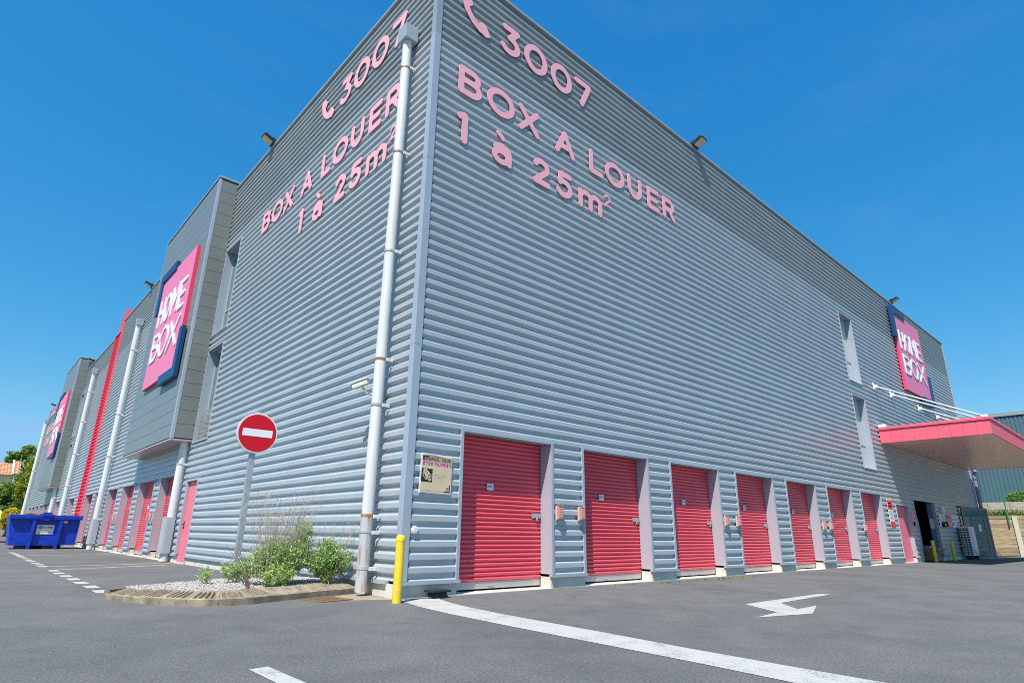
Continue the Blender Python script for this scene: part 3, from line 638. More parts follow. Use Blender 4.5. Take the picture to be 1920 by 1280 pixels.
# projecting bays with cassette panels
def bay(y0, y1):
    m_ = MB(); m_.box(-BAYD+.016, .3, y0+.016, y1-.016, BZ0+.02, BZ1-.02); bp = obj('projecting_bay', m_, JOINT, B)
    n = 21; h = (BZ1-.06-BZ0-.06)/n; ct = .17
    fm = MB(); fm.box(-BAYD, -BAYD+.015, y0+ct, y1-.05, .006, h-.006); fme = fm.mesh('cassette_panel', CASS)
    sm = MB(); sm.box(-BAYD+ct*.55, -.002, y0, y0+.015, .006, h-.006); sme = sm.mesh('cassette_panel', CASS)
    for k in range(n):
        for me in (fme, sme):
            q = link('cassette_panel', me, bp); q.location = (0, 0, BZ0+.06+k*h)
    m_ = MB(); e = .004
    m_.box(-BAYD-e, -BAYD+.014, y0-e, y0+ct-.01, BZ0+.03, BZ1-.03); m_.box(-BAYD+.0145, -BAYD+ct*.55-.008, y0-e, y0+.014, BZ0+.03, BZ1-.03)
    link('corner_trim', m_.mesh('corner_trim', TRIM), bp); m_ = MB()
    m_.box(-BAYD-e, -BAYD+.014, y1-.045, y1+e, BZ0+.03, BZ1-.03); m_.box(-BAYD+.0145, -.002, y1-.01, y1+e, BZ0+.03, BZ1-.03)
    link('corner_trim', m_.mesh('corner_trim', TRIM), bp)
    m_ = MB(); m_.box(-BAYD-.012, .06, y0-.012, y1+.012, BZ0-.03, BZ0+.018); link('soffit_panel', m_.mesh('soffit_panel', M('bay_soffit', (.42, .36, .34), .35)), bp)
    m_ = MB(); m_.box(-BAYD-.03, .35, y0-.03, y1+.03, BZ1+.002, BZ1+.08); link('coping', m_.mesh('coping', COPING, .006), bp)
for q in BAYS: bay(*q)
# red fire-wall strip between the two sections
m_ = MB(); m_.box(-.07, 1.6, FIN[0], FIN[0]+.10, .25, 14.30); obj('fin_side', m_, CANOPY, B, bevel=.006)
m_ = MB(); m_.box(-.045, .25, FIN[1]-.12, FIN[1]+.02, .25, 12.90); obj('fin_side', m_, REDFIN, B, bevel=.006)
m_ = MB(); pr = profile(.3, 12.84)
for (z0, o0), (z1, o1) in zip(pr[:-1], pr[1:]): m_.poly([FL(FIN[0]+.10, z0, o0*1.5), FL(FIN[1]-.12, z0, o0*1.5), FL(FIN[1]-.12, z1, o1*1.5), FL(FIN[0]+.10, z1, o1*1.5)])
obj('fin_cladding', m_, REDFIN, B)
m_ = MB(); m_.box(-.045, .25, FIN[0]+.101, FIN[1]-.121, 12.85, 12.92); m_.box(.1, 1.6, FIN[0]+.101, FIN[1], 12.93, 14.3); obj('fin_cap', m_, REDFIN, B)
m_ = MB(); m_.box(-.26, .0, FIN[0], FIN[1], -.02, .24); obj('plinth', m_, CONC, B)

# ------------------------------------------------------------------ lettering on the facades
def lettering(F, mir, name, label, items, group=None):
    f = (lambda s: s) if mir is None else (lambda s: mir-s)
    s0 = f(items[-1][1]); base = F(s0, items[0][3], .02)
    root = thing('wall_lettering', label, 'lettering', base, 'pink lettering on the facades')
    for key, a, b, z0, z1, r in items:
        mb = MB()
        f0 = lambda x, z: F(f(x), z, .020); f1 = lambda x, z: F(f(x), z, .034)
        nm = 'digit' if key in '0123572' else 'accent' if key == '`' else 'letter'
        if key == 'PHONE':
            nm = 'handset'; w_ = b-a
            glyph_into(mb, None, a, b, z0, z1, .085, f0, f1, .035, [[(0, 1), (.02, .70), (.16, .42), (.40, .18), (.70, .03), (1.0, .02)], [(.0, .95), (.16, .80)], [(.93, .03), (.80, .19)]], [.085, .12, .12])
        else: glyph_into(mb, key, a, b, z0, z1, r, f0, f1, r*.36)
        link(nm, mb.mesh(nm, LETTER), root)
    return root
def row1(zo=0): return [('PHONE', .62, 1.47, 11.95, 12.86, .09)]+[(k, a, b, 11.93, 12.78, .082) for k, a, b in (('3', 1.83, 2.44), ('0', 2.58, 3.39), ('0', 3.52, 4.32), ('7', 4.44, 5.11))]
def row2(): return [(k, a, b, 10.02, 10.75, .075) for k, a, b in (('B', .64, 1.29), ('O', 1.44, 2.28), ('X', 2.41, 3.09), ('A', 3.65, 4.37), ('L', 4.95, 5.50), ('O', 5.60, 6.44), ('U', 6.60, 7.25), ('E', 7.52, 8.11), ('R', 8.30, 8.93))]
def row3(): return [('`', 1.74, 2.0, 9.40, 9.62, .06)]+[('1', .65, .97, 8.78, 9.55, .078), ('a', 1.63, 2.21, 8.77, 9.32, .07), ('2', 2.88, 3.46, 8.80, 9.52, .075), ('5', 3.69, 4.26, 8.80, 9.52, .075), ('m', 4.49, 5.40, 8.81, 9.36, .072), ('2', 5.50, 5.78, 9.24, 9.60, .028)]
for F, mirs, wh in ((FR, (None,)*3, 'on the wall to the right of the building corner'), (FL, (6.35, 10.16, 7.06), 'on the left facade beside the white downpipe'), (FL, (70.3, 70.3, 70.3), 'at the far left end of the building')):
    lettering(F, mirs[0], 'x', 'pink handset and 3007 '+wh, row1())
    lettering(F, mirs[1], 'x', 'pink words BOX A LOUER '+wh, row2())
    lettering(F, mirs[2], 'x', 'pink text 1 à 25 m² '+wh, row3())

# ------------------------------------------------------------------ square logo signs (modelled in facade space, base at lower left)
def logo_sign(W, H, T, label, loc, rz):
    root = thing('logo_sign', label, 'sign', loc, 'square logo signs on the building', rz, absolute=False)
    m_ = MB(); m_.box(0, W, -T, -.001, 0, H)
    m_.mi = [1, 1, 0, 1, 1, 1]; link('panel', m_.mesh('panel', [SIGNPINK, SIGNSIDE]), root)
    t = .40*W/4.85; e = .37*W/4.85; k = W/4.85; dp = T+.06
    for pts in ([(-e, H+e*.85), (2.05*k, H+e*.85), (2.05*k, H+e*.85-t*.95), (-e+t, H+e*.85-t*.95), (-e+t, H-1.55*k), (-e, H-1.55*k)],
                [(W+e, -e*.85), (W-1.55*k-e, -e*.85), (W-1.55*k-e, -e*.85+t*.95), (W+e-t, -e*.85+t*.95), (W+e-t, 1.55*k), (W+e, 1.55*k)]):
        m_ = MB(); i = 0; n = 6
        m_.prism(pts, lambda a, b: (a, -.001 if False else -T*.3, b), lambda a, b: (a, -dp, b))
        link('corner_bracket', m_.mesh('corner_bracket', NAVY, .008), root)
    r = .080*k; zo = H/4.85
    f0 = lambda x, z: (x, -T-.002, z); f1 = lambda x, z: (x, -T-.038, z)
    for key, a, b, z0, z1 in (('H', .40, 1.25, 2.56, 3.80), ('O', 1.38, 2.25, 2.56, 3.80), ('M', 2.38, 3.42, 2.56, 3.84), ('E', 3.56, 4.38, 2.52, 3.78), ('B', .40, 1.52, 1.02, 2.26), ('O', 1.62, 2.92, 1.0, 2.30), ('X', 3.02, 4.38, .98, 2.24)):
        mb = MB(); glyph_into(mb, key, a*k, b*k, z0*zo, z1*zo, r, f0, f1, r*.35); link('letter', mb.mesh('letter', WHITE, 0), root)
    return root
logo_sign(4.85, 4.85, .115, 'square pink sign with white letters on the near projecting bay of the left facade', (-BAYD-.004, 19.15, 6.34), ROT_L)
logo_sign(4.85, 4.85, .115, 'square pink sign with white letters on the far projecting bay behind the blue skip', (-BAYD-.004, 19.15+33.95, 6.34), ROT_L)
logo_sign(4.68, 4.36, .13, 'square pink sign with white letters on the right facade above the entrance canopy', (30.18, -.02, 8.47), 0)

# ------------------------------------------------------------------ downpipes
def downpipe(y, ztop, zb, label, bands, hopper=True, guard=False, rust=False, r=.1, x=-.18, F=None, near=-1):
    root = thing('downpipe', label, 'downpipe', (x, y, zb), 'downpipes of the storage building')
    zlist = [zb] + ([1.27] if rust else []) + [ztop]
    m_ = MB()
    if rust:
        m_.tube([(x, y, 1.27), (x, y, ztop)], r, 20, False); link('pipe', m_.mesh('pipe', PIPE, 0, True), root)
        m_ = MB(); m_.tube([(x, y, zb), (x, y, 1.268)], r*1.04, 20); link('lower_pipe', m_.mesh('lower_pipe', PIPE_RUST, 0, True), root)
    else: m_.tube([(x, y, zb), (x, y, ztop)], r, 20); link('pipe', m_.mesh('pipe', PIPE, 0, True), root)
    for z, rs in bands:
        m_ = MB(); m_.tube([(x, y, z-.022), (x, y, z+.022)], r*1.07+(.005 if rs == 2 else 0), 20); pbd = link('pipe_band', m_.mesh('pipe_band', BAND if rs == 1 else BANDG), root)
        m_ = MB(); m_.box(x+.04, -.001, y-r-.05, y-r-.016, z-.045, z+.015); link('bracket', m_.mesh('bracket', PIPE, .006), pbd)
    if hopper:
        m_ = MB(); m_.hexa([(-.33, y-.17, ztop), (-.02, y-.17, ztop), (-.02, y+.17, ztop), (-.33, y+.17, ztop), (-.34, y-.175, ztop+.38), (-.02, y-.175, ztop+.38), (-.02, y+.175, ztop+.38), (-.34, y+.175, ztop+.38)])
        m_.box(-.24, -.06, y+.18, y+.28, ztop+.14, ztop+.26)
        link('hopper', m_.mesh('hopper', TRIM, .008), root)
    if guard:
        m_ = MB(); n = 10; yc = y
        prof = [(-.05, yc-.15), (-.24, yc-.15)]+[(-.24-.15*math.sin(PI*k/n), yc-.15*math.cos(PI*k/n)) for k in range(1, n)]+[(-.24, yc+.15), (-.05, yc+.15)]
        m_.prism(prof, lambda a, b: (a, b, .26), lambda a, b: (a, b, 1.36)); link('pipe_guard', m_.mesh('pipe_guard', GUARD, 0, True), root)
    return root
downpipe(.845, 11.36, .06, 'tall white downpipe beside the building corner with rusty bands and rusty foot', [(10.65, 1), (8.48, 1), (6.22, 2), (4.02, 1), (3.17, 2), (1.26, 1), (1.0, 2), (.43, 2)], rust=True)
downpipe(13.62, 3.79, .02, 'short white downpipe coming out under the near projecting bay', [(3.05, 2)], hopper=False, guard=True, x=-.15, r=.125)
downpipe(27.3, 11.4, .02, 'tall white downpipe standing between the near bay and the red strip', [(10.0, 2), (6.55, 2), (4.42, 2), (1.4, 2)], guard=True, r=.13, x=-.2)
downpipe(41.0, 11.3, .02, 'tall white downpipe between the red strip and the far bay', [(10.0, 2), (7.9, 2), (5.7, 2), (3.6, 2)], guard=True, r=.13, x=-.2)
downpipe(47.62, 3.79, .02, 'short pipe coming out under the far projecting bay', [(3.05, 2)], hopper=False, x=-.16, r=.14)
downpipe(70.9, 11.5, .02, 'white downpipe at the far left end of the building', [(10.0, 2), (6.5, 2)], r=.15, x=-.2)
rp = thing('downpipe', 'dark downpipe at the right end of the building under the canopy', 'downpipe', (41.5, -.1, 0), 'downpipes of the storage building')
m_ = MB(); m_.tube([(41.45, -.12, 0), (41.45, -.12, 4.9), (41.3, -.25, 5.12)], .1, 14); link('pipe', m_.mesh('pipe', M('pipe_violet_grey', (.22, .22, .38), .35), 0, True), rp)
m_ = MB()
for z in (.8, 2.9, 4.6): m_.tube([(41.45, -.12, z-.03), (41.45, -.12, z+.03)], .115, 14)
link('pipe_band', m_.mesh('pipe_band', DKGREY), rp)

# ------------------------------------------------------------------ floodlights on the roof edge (facade space: outwards -y)
def floodlight(label, loc, rz, tilt=-.42, first=[None]):
    if first[0] is None:
        root = thing('floodlight', label, 'floodlight', loc, 'floodlights along the roof edge', rz, absolute=False)
        R_ = Matrix.Rotation(tilt, 4, 'X'); T_ = Matrix.Translation((0, -.12, .12))
        def q(mb, nm, mat, bev=.0):
            me = mb.mesh(nm, mat, bev); me.transform(T_ @ R_ @ Matrix.Scale(1.05, 4)); return link(nm, me, root)
        m_ = MB(); m_.box(-.18, .18, -.36, .20, -.035, .07); q(m_, 'housing', BLK, .03)
        m_ = MB(); m_.box(-.145, .145, -.33, -.02, -.048, -.036); q(m_, 'lens', LAMPGL)
        m_ = MB()
        for k in range(7): m_.box(-.165+k*.05, -.152+k*.05, -.1, .17, .071, .11)
        q(m_, 'cooling_fin', BLK)
        m_ = MB(); m_.box(-.035, .035, -.05, .10, .02, .06); m_.box(-.035, .035, .04, .10, -.06, .0195); link('arm', m_.mesh('arm', GALV, .006), root)
        first[0] = root
    else:
        root = dup(first[0], loc, label); root.rotation_euler = (0, 0, rz)
    return root
floodlight('black floodlight on the roof edge above the right facade, nearest the corner', (10.55, .05, ZR+.06), 0)
floodlight('small floodlight on the roof edge just above the sign over the canopy', (30.9, .05, ZR+.06), 0)
floodlight('black floodlight on the left roof edge between the corner and the near bay', (.05, 9.75, ZR+.06), ROT_L)
floodlight('floodlight on the left roof edge just beyond the near bay', (.05, 26.9, ZR+.06), ROT_L)
floodlight('floodlight on the lower left roof past the red strip', (.05, 44.4, ZR2+.06), ROT_L)
floodlight('floodlight at the far left end of the roof past the far bay', (.05, 67.5, ZR2+.06), ROT_L)

# ------------------------------------------------------------------ security camera on the corner downpipe
c = thing('security_camera', 'cream security camera on a bracket behind the corner downpipe', 'security camera', (-.05, 1.02, 3.42))
axd = Vector((-.35, .62, -.20)).normalized(); sdv = axd.cross(Vector((0, 0, 1))).normalized(); upv = sdv.cross(axd)
ctr = Vector((-.40, 1.10, 3.55))
def ob(mb, c0, a, s, u, n=8):
    P8 = [c0+axd*i+sdv*j+upv*k for k in (-u, u) for i, j in ((-a, -s), (a, -s), (a, s), (-a, s))]; mb.hexa(P8); return mb
m_ = MB(); ob(m_, ctr, .16, .05, .045); link('body', m_.mesh('body', CREAM, .02), c)
m_ = MB(); ob(m_, ctr+upv*.06+axd*.015, .20, .064, .009); link('sun_shield', m_.mesh('sun_shield', CREAM, .004), c)
m_ = MB(); m_.tube([ctr+axd*.159, ctr+axd*.166], .04, 14); link('lens', m_.mesh('lens', BLK), c)
m_ = MB(); m_.tube([(-.005, .98, 3.38), (-.2, 1.0, 3.38), (-.30, 1.03, 3.40), ctr-upv*.045-axd*.02], .022, 10); m_.box(-.03, .0, .92, 1.04, 3.30, 3.46); link('bracket', m_.mesh('bracket', CREAM, 0, True), c)

# ------------------------------------------------------------------ no-entry sign
SX, SY, SZ, SR = -1.285, 3.5, 2.825, .395
s = thing('no_entry_sign', 'round red no-entry sign with white bar on a grey post in the gravel bed', 'road sign', (SX+.02, SY+.05, .1))
def disc(mb, r, y0, y1, n=56): mb.prism([(r*math.cos(2*PI*k/n), r*math.sin(2*PI*k/n)) for k in range(n)], lambda a, b: (SX+a, y1, SZ+b), lambda a, b: (SX+a, y0, SZ+b)); return mb
link('rim', disc(MB(), SR, SY-.015, SY+.02).mesh('rim', M('sign_rim', (.72, .70, .66), .4), .004), s)
link('disc', disc(MB(), SR-.03, SY-.019, SY-.0151).mesh('disc', SIGNRED), s)
m_ = MB(); m_.box(SX-.29, SX+.29, SY-.023, SY-.0191, SZ-.072, SZ+.072); link('bar', m_.mesh('bar', WHITE), s)
m_ = MB(); m_.box(SX-.02-.055, SX-.02+.055, SY+.022, SY+.10, .0, SZ+SR+.03); link('post', m_.mesh('post', GALV, .012), s)
m_ = MB(); m_.box(SX-.12, SX+.08, SY+.0205, SY+.115, SZ+.16, SZ+.2); m_.box(SX-.12, SX+.08, SY+.0205, SY+.115, SZ-.2, SZ-.16); link('bracket', m_.mesh('bracket', GALV), s)

# ------------------------------------------------------------------ bollards
def bollard(loc, label, r=.067, h=.955, first={}):
    if 'b' not in first:
        root = thing('bollard', label, 'bollard', loc, 'yellow bollards', 0, absolute=False)
        m_ = MB(); m_.tube([(0, 0, -.02), (0, 0, h-.09)], r, 24); link('post', m_.mesh('post', YEL, 0, True), root)
        m_ = MB(); m_.tube([(0, 0, h-.088), (0, 0, h-.03), (0, 0, h-.01), (0, 0, h)], [r*1.06, r*1.06, r*.9, r*.5], 24); link('cap', m_.mesh('cap', YEL, 0, True), root)
        first['b'] = root; return root
    return dup(first['b'], loc, label)
bollard((-.255, -.375, 0), 'yellow bollard standing at the building corner')
for loc, lb in (((28.55, -.32, 0), 'yellow bollard in front of the cardboard box at the goods entry'), ((28.75, .62, 0), 'yellow bollard inside the dark goods entry'), ((32.35, -.22, 0), 'yellow bollard standing right of the goods entry')):
    q = bollard(loc, lb); q.scale = (1.15, 1.15, 1.0)

# ------------------------------------------------------------------ keypads beside the shutters
def keypad(x, label, first=[None]):
    if first[0] is None:
        root = thing('keypad_box', label, 'keypad', (x, 0, 1.4), 'pink keypads on the wall between the shutters', 0, absolute=False)
        m_ = MB(); m_.box(-.08, .08, -.05, -.002, -.135, .135); link('back_box', m_.mesh('back_box', PALEBOX, .012), root)
        m_ = MB(); m_.box(-.068, .068, -.105, -.0505, -.118, .118); link('cover', m_.mesh('cover', PINKBOX, .02), root)
        m_ = MB()
        for i in range(3):
            for j in range(4): m_.box(-.045+i*.034, -.022+i*.034, -.109, -.1055, -.075+j*.034, -.053+j*.034)
        link('keys', m_.mesh('keys', PALEBOX), root)
        m_ = MB(); m_.box(-.06, .06, -.11, -.002, .137, .15); link('hood', m_.mesh('hood', PALEBOX, .004), root)
        first[0] = root; return root
    return dup(first[0], (x, 0, 1.4), label)
for x, lb in ((3.63, 'keypad box right beside the nearest shutter'), (4.30, 'keypad box left beside the second shutter from the corner'), (10.29, 'keypad box right beside the third shutter from the corner'), (10.94, 'keypad box left beside the fourth shutter from the corner'), (16.95, 'keypad box right beside the fifth shutter from the corner'), (17.55, 'keypad box left beside the sixth shutter from the corner'), (20.93, 'keypad box left beside the last shutter before the entrance')): keypad(x, lb)
for yk, lb in ((16.78, 'keypad box past the first shutter beyond the pink service door on the left facade'), (17.25, 'keypad box before the second shutter beyond the pink service door'), (23.55, 'keypad box past the third shutter on the left facade'), (24.2, 'keypad box before the fourth shutter on the left facade'), (33.75, 'keypad box by the red strip on the left facade')):
    q = keypad(0, lb); q.location = (0, yk, 1.4); q.rotation_euler = (0, 0, ROT_L)

# ------------------------------------------------------------------ camera-warning poster by the corner
PW, PH = .655, .66
p = thing('poster', 'weathered beige video-surveillance poster on the wall by the corner', 'poster', (.255, -.008, 1.632), None, 0, absolute=False)
p.rotation_euler = (0, math.radians(1.2), 0)
m_ = MB(); m_.box(-.0, PW, -.012, .0, 0, PH+.0); link('backing', m_.mesh('backing', PAPER), p)
m_ = MB(); m_.box(.022, PW-.012, -.015, -.0122, .012, PH-.05); link('sheet', m_.mesh('sheet', BEIGE), p)
m_ = MB(); m_.poly([(.03, -.0155, PH-.028), (.27, -.0155, PH-.018), (.45, -.0155, PH-.035), (.643, -.0155, PH-.045), (.643, -.0155, PH-.075), (.45, -.0155, PH-.068), (.2, -.0155, PH-.055), (.03, -.0155, PH-.06)]); link('torn_edge', m_.mesh('torn_edge', BEIGE2), p)
m_ = MB(); m_.poly([(.045, -.0157, PH-.062), (.2, -.0157, PH-.058), (.45, -.0157, PH-.071), (.643, -.0157, PH-.078), (.643, -.0157, .46), (.46, -.0157, .50), (.34, -.0157, .535), (.22, -.0157, .50), (.045, -.0157, .52)]); link('faded_band', m_.mesh('faded_band', POSTERGREY), p)
f0 = lambda a, b: (a, -.0158, b); f1 = lambda a, b: (a, -.0172, b)
m_ = MB(); text_line(m_, 'SOURIEZ, VOUS', .05, .615, .545, .052, f0, f1, .10); link('heading', m_.mesh('heading', INK), p)
m_ = MB(); text_line(m_, 'ÊTES FILMÉS !', .04, .62, .465, .052, f0, f1, .115); link('heading', m_.mesh('heading', MAGENTA), p)
m_ = MB(); m_.box(.022, .245, -.0168, -.0152, .185, .405); link('icon_square', m_.mesh('icon_square', INK), p)
m_ = MB(); fr = lambda y: (lambda a, b: (a, y, b))
m_.prism([(.06, .40), (.115, .40), (.228, .30), (.228, .215), (.185, .198), (.155, .232), (.115, .218), (.075, .255), (.045, .32), (.06, .345)], fr(-.0169), fr(-.0178)); link('icon_camera', m_.mesh('icon_camera', BEIGE), p)
m_ = MB(); m_.prism([(.155, .30), (.215, .30), (.215, .235), (.155, .235)], fr(-.0179), fr(-.0185)); m_.prism([(.055, .325), (.075, .33), (.12, .245), (.10, .23), (.085, .265)], fr(-.0179), fr(-.0185)); m_.prism([(.085, .375), (.095, .38), (.15, .32), (.14, .315)], fr(-.0179), fr(-.0185)); link('icon_detail', m_.mesh('icon_detail', INK), p)
m_ = MB(); m_.prism([(.168, .288), (.203, .288), (.203, .247), (.168, .247)], fr(-.0186), fr(-.019)); link('icon_detail', m_.mesh('icon_detail', BEIGE), p)
m_ = MB()
for j in range(3):
    x = .29
    while x < .55-.04*(j == 2): w_ = random.uniform(.012, .035); m_.box(x, x+w_, -.0162, -.0152, .31-j*.022, .316-j*.022); x += w_+.008
for j in range(2):
    x = .06
    while x < .45: w_ = random.uniform(.008, .02); m_.box(x, x+w_, -.0162, -.0152, .05-j*.014, .053-j*.014); x += w_+.006
link('small_print', m_.mesh('small_print', POSTERGREY), p)['kind'] = 'stuff'
m_ = MB(); m_.box(.61, .63, -.0165, -.0152, .035, .16); m_.box(.50, .609, -.0165, -.0152, .035, .052); m_.box(.03, .16, -.0175, -.0159, PH-.062, PH-.045); m_.box(.03, .045, -.0175, -.0159, PH-.12, PH-.0625); link('corner_mark', m_.mesh('corner_mark', INK), p)
m_ = MB(); text_line(m_, 'HOME', .545, .60, .095, .026, f0, f1, .13, .0025); text_line(m_, 'BOX', .548, .60, .062, .026, f0, f1, .13, .0025); link('small_logo', m_.mesh('small_logo', MAGENTA), p)

# ------------------------------------------------------------------ notices by the entrance
def notice(x0, x1, z0, z1, label, bands, txt=(), tilt=0):
    root = thing('notice_board', label, 'notice', (x0, -.004, z0), None, 0, absolute=False); W, H = x1-x0, z1-z0
    m_ = MB(); m_.box(0, W, -.012, 0, 0, H); link('board', m_.mesh('board', PAPER, .002), root)
    for a, b, c0, c1, mm in bands: m_ = MB(); m_.box(a*W, b*W, -.0145, -.0122, c0*H, c1*H); link('print', m_.mesh('print', mm), root)
    return root
bars = lambda mm, z0, z1, n: [(.12, .88-.2*(k % 3 == 2), z0+(z1-z0)*k/n, z0+(z1-z0)*(k+.5)/n, mm) for k in range(n)]
notice(24.13, 24.73, 1.46, 2.66, 'tall narrow red and white notice left of the pink service door', [(0, 1, .93, 1, PYEL), (0, 1, .62, .928, PRED), (0, 1, 0, .2, PRED)]+bars(POSTERGREY, .26, .58, 7)+[(.15, .85, .80, .84, PAPER), (.15, .85, .70, .74, PAPER)])
notice(27.24, 27.72, 1.55, 2.22, 'small pink notice between the pink service door and the goods entry', [(0, 1, 0, 1, SIGNPINK), (.15, .85, .72, .80, PAPER)][:1]+[(.2, .8, .05, .3, MAGENTA)])
for x0, x1, z0, z1, lb, bd in (
  (31.85, 33.0, 1.60, 2.22, 'white notice just right of the goods entry', bars(POSTERGREY, .55, .9, 4)+[(.5, .7, .15, .45, INK)]),
  (33.12, 33.66, 1.58, 2.24, 'pink notice, left one of two between white notices', [(0, 1, 0, 1, SIGNPINK)]),
  (33.72, 34.22, 1.58, 2.24, 'pink notice, right one of two between white notices', [(0, 1, 0, 1, SIGNPINK)]),
  (34.30, 35.05, 1.60, 2.22, 'white notice right of the two pink notices', bars(POSTERGREY, .6, .92, 3)+[(.1, .3, .2, .5, INK)]),
  (35.12, 35.75, 1.60, 2.22, 'white notice next to the glass door frame', bars(POSTERGREY, .65, .92, 3)+[(.35, .7, .2, .55, INK)])):
    q = notice(x0, x1, z0, z1, lb, bd)
    if 'pink' in lb and 'two b' in lb:
        W, H = x1-x0, z1-z0
        for (a, b, c0, c1, mm) in ((.1, .9, .72, .95, PRED), (.3, .7, .3, .36, PAPER), (.35, .65, .14, .2, PAPER)):
            m_ = MB(); m_.box(a*W, b*W, -.0165, -.0147, c0*H, c1*H); link('print', m_.mesh('print', mm), q)
for x, z, lb in ((32.25, 1.72, 'black padlock-shaped fitting, left one, under the white notice by the goods entry'), (32.75, 1.75, 'black round fitting with orange centre under the white notice by the goods entry')):
    q = thing('wall_fitting', lb, 'intercom', (x, -.02, z)); m_ = MB(); m_.tube([(x, -.03, z), (x, -.16, z)], .13, 14); link('body', m_.mesh('body', BLK, .01), q)
    m_ = MB(); m_.tube([(x, -.162, z), (x, -.17, z)], .065, 12); link('face', m_.mesh('face', PAPER if x < 32.5 else M('orange_plastic', (.6, .25, .03), .5)), q)
q = thing('wall_light', 'small white box light above the notices by the goods entry', 'wall light', (32.6, -.02, 2.3)); m_ = MB(); m_.box(32.52, 32.70, -.14, -.01, 2.28, 2.62); link('casing', m_.mesh('casing', WHITE, .02), q); m_ = MB(); m_.tube([(32.6, -.03, 1.2), (32.6, -.03, 2.28)], .014, 6); link('conduit', m_.mesh('conduit', PIPE), q)

# ------------------------------------------------------------------ air conditioner
q = thing('air_conditioner', 'grey outdoor air conditioning unit against the wall left of the glass door', 'air conditioner', (35.5, -.3, 0))
m_ = MB(); m_.box(34.95, 36.15, -.55, -.10, .2, 1.68); link('casing', m_.mesh('casing', AIRC, .02), q)
m_ = MB()
for i in range(3):
    for j in range(16): m_.box(34.944, 34.949, -.51+i*.14, -.40+i*.14, .26+j*.085, .315+j*.085)
link('side_grille', m_.mesh('side_grille', BLK), q)
for z in (.58, 1.28):
    m_ = MB(); m_.tube([(35.5, -.551, z), (35.5, -.585, z)], .31, 20); link('fan_guard', m_.mesh('fan_guard', AIRC, .008), q)
m_ = MB()
for x in (35.05, 36.0): m_.box(x, x+.06, -.52, -.12, 0, .199)
link('foot', m_.mesh('foot', BLK), q)

# ------------------------------------------------------------------ glass screen, bike rack, cardboard box
q = thing('glass_screen', 'tall framed glass screen standing out from the wall at the entrance', 'glass screen', (38.0, -.35, 0))
pa, pb = Vector((36.45, -.06, 0)), Vector((39.9, -.62, 0)); d_ = (pb-pa).normalized(); nrm = Vector((-d_.y, d_.x, 0))
def slab(mb, t0, t1, z0, z1, th=.03):
    a, b = pa+d_*t0, pa+d_*t1; P4 = [a-nrm*th, b-nrm*th, b+nrm*th, a+nrm*th]
    mb.hexa([(v.x, v.y, z0) for v in P4]+[(v.x, v.y, z1) for v in P4]); return mb
LL = (pb-pa).length
m_ = MB(); slab(m_, 0, .16, 0, 2.78); slab(m_, LL-.22, LL, 0, 2.78); slab(m_, .161, LL-.221, 2.64, 2.78); slab(m_, .161, LL-.221, .0, .1); slab(m_, LL-.75, LL-.66, .101, 2.639); link('frame', m_.mesh('frame', DKGREY, .006), q)
m_ = MB(); slab(m_, .162, LL-.751, .102, 2.638, .008); slab(m_, LL-.659, LL-.222, .102, 2.638, .008); link('pane', m_.mesh('pane', SCREEN_GLASS), q)
m_ = MB(); slab(m_, 1.9, 2.2, 1.45, 1.85, .012); link('notice_sheet', m_.mesh('notice_sheet', PAPER), q)
q = thing('bike_rack', 'low bicycle rack of bent metal hoops beside the glass screen', 'bike rack', (37.6, -.75, 0))
for k in range(6):
    x = 36.75+k*.30; y = -.62-.05*k; m_ = MB(); m_.tube([(x+.02, y+.25, .02)]+[(x, y+.25-.5*(1-math.cos(t))/2, .02+.40*math.sin(t)) for t in [PI*j/10 for j in range(1, 10)]]+[(x-.02, y-.25, .02)], .018, 6); link('hoop', m_.mesh('hoop', GALV, 0, True), q)
m_ = MB(); m_.tube([(36.7, -.37, .03), (38.4, -.65, .03)], .02, 6); m_.tube([(36.7, -.87, .03), (38.4, -1.15, .03)], .02, 6); link('base_rail', m_.mesh('base_rail', GALV), q)
q = thing('cardboard_box', 'open brown cardboard box on the ground in the goods entry', 'cardboard box', (29.5, .1, 0))
m_ = MB(); m_.box(28.95, 30.35, -.15, .55, .03, .60); link('carton', m_.mesh('carton', CARD, .006), q)
for P8 in ([(28.95, -.15, .602), (28.95, .55, .602), (28.62, .5, .47), (28.62, -.12, .47)], [(30.35, -.15, .602), (30.35, .55, .602), (30.66, .52, .46), (30.66, -.1, .46)], [(28.97, -.155, .602), (30.33, -.155, .602), (30.38, -.42, .50), (28.92, -.42, .50)]):
    m_ = MB(); m_.hexa([(x, y, z) for x, y, z in P8]+[(x, y, z+.012) for x, y, z in P8]); link('flap', m_.mesh('flap', CARD), q)
m_ = MB(); m_.box(29.3, 29.9, .0, .4, .605, .70); link('contents', m_.mesh('contents', PBLUE, .02), q)

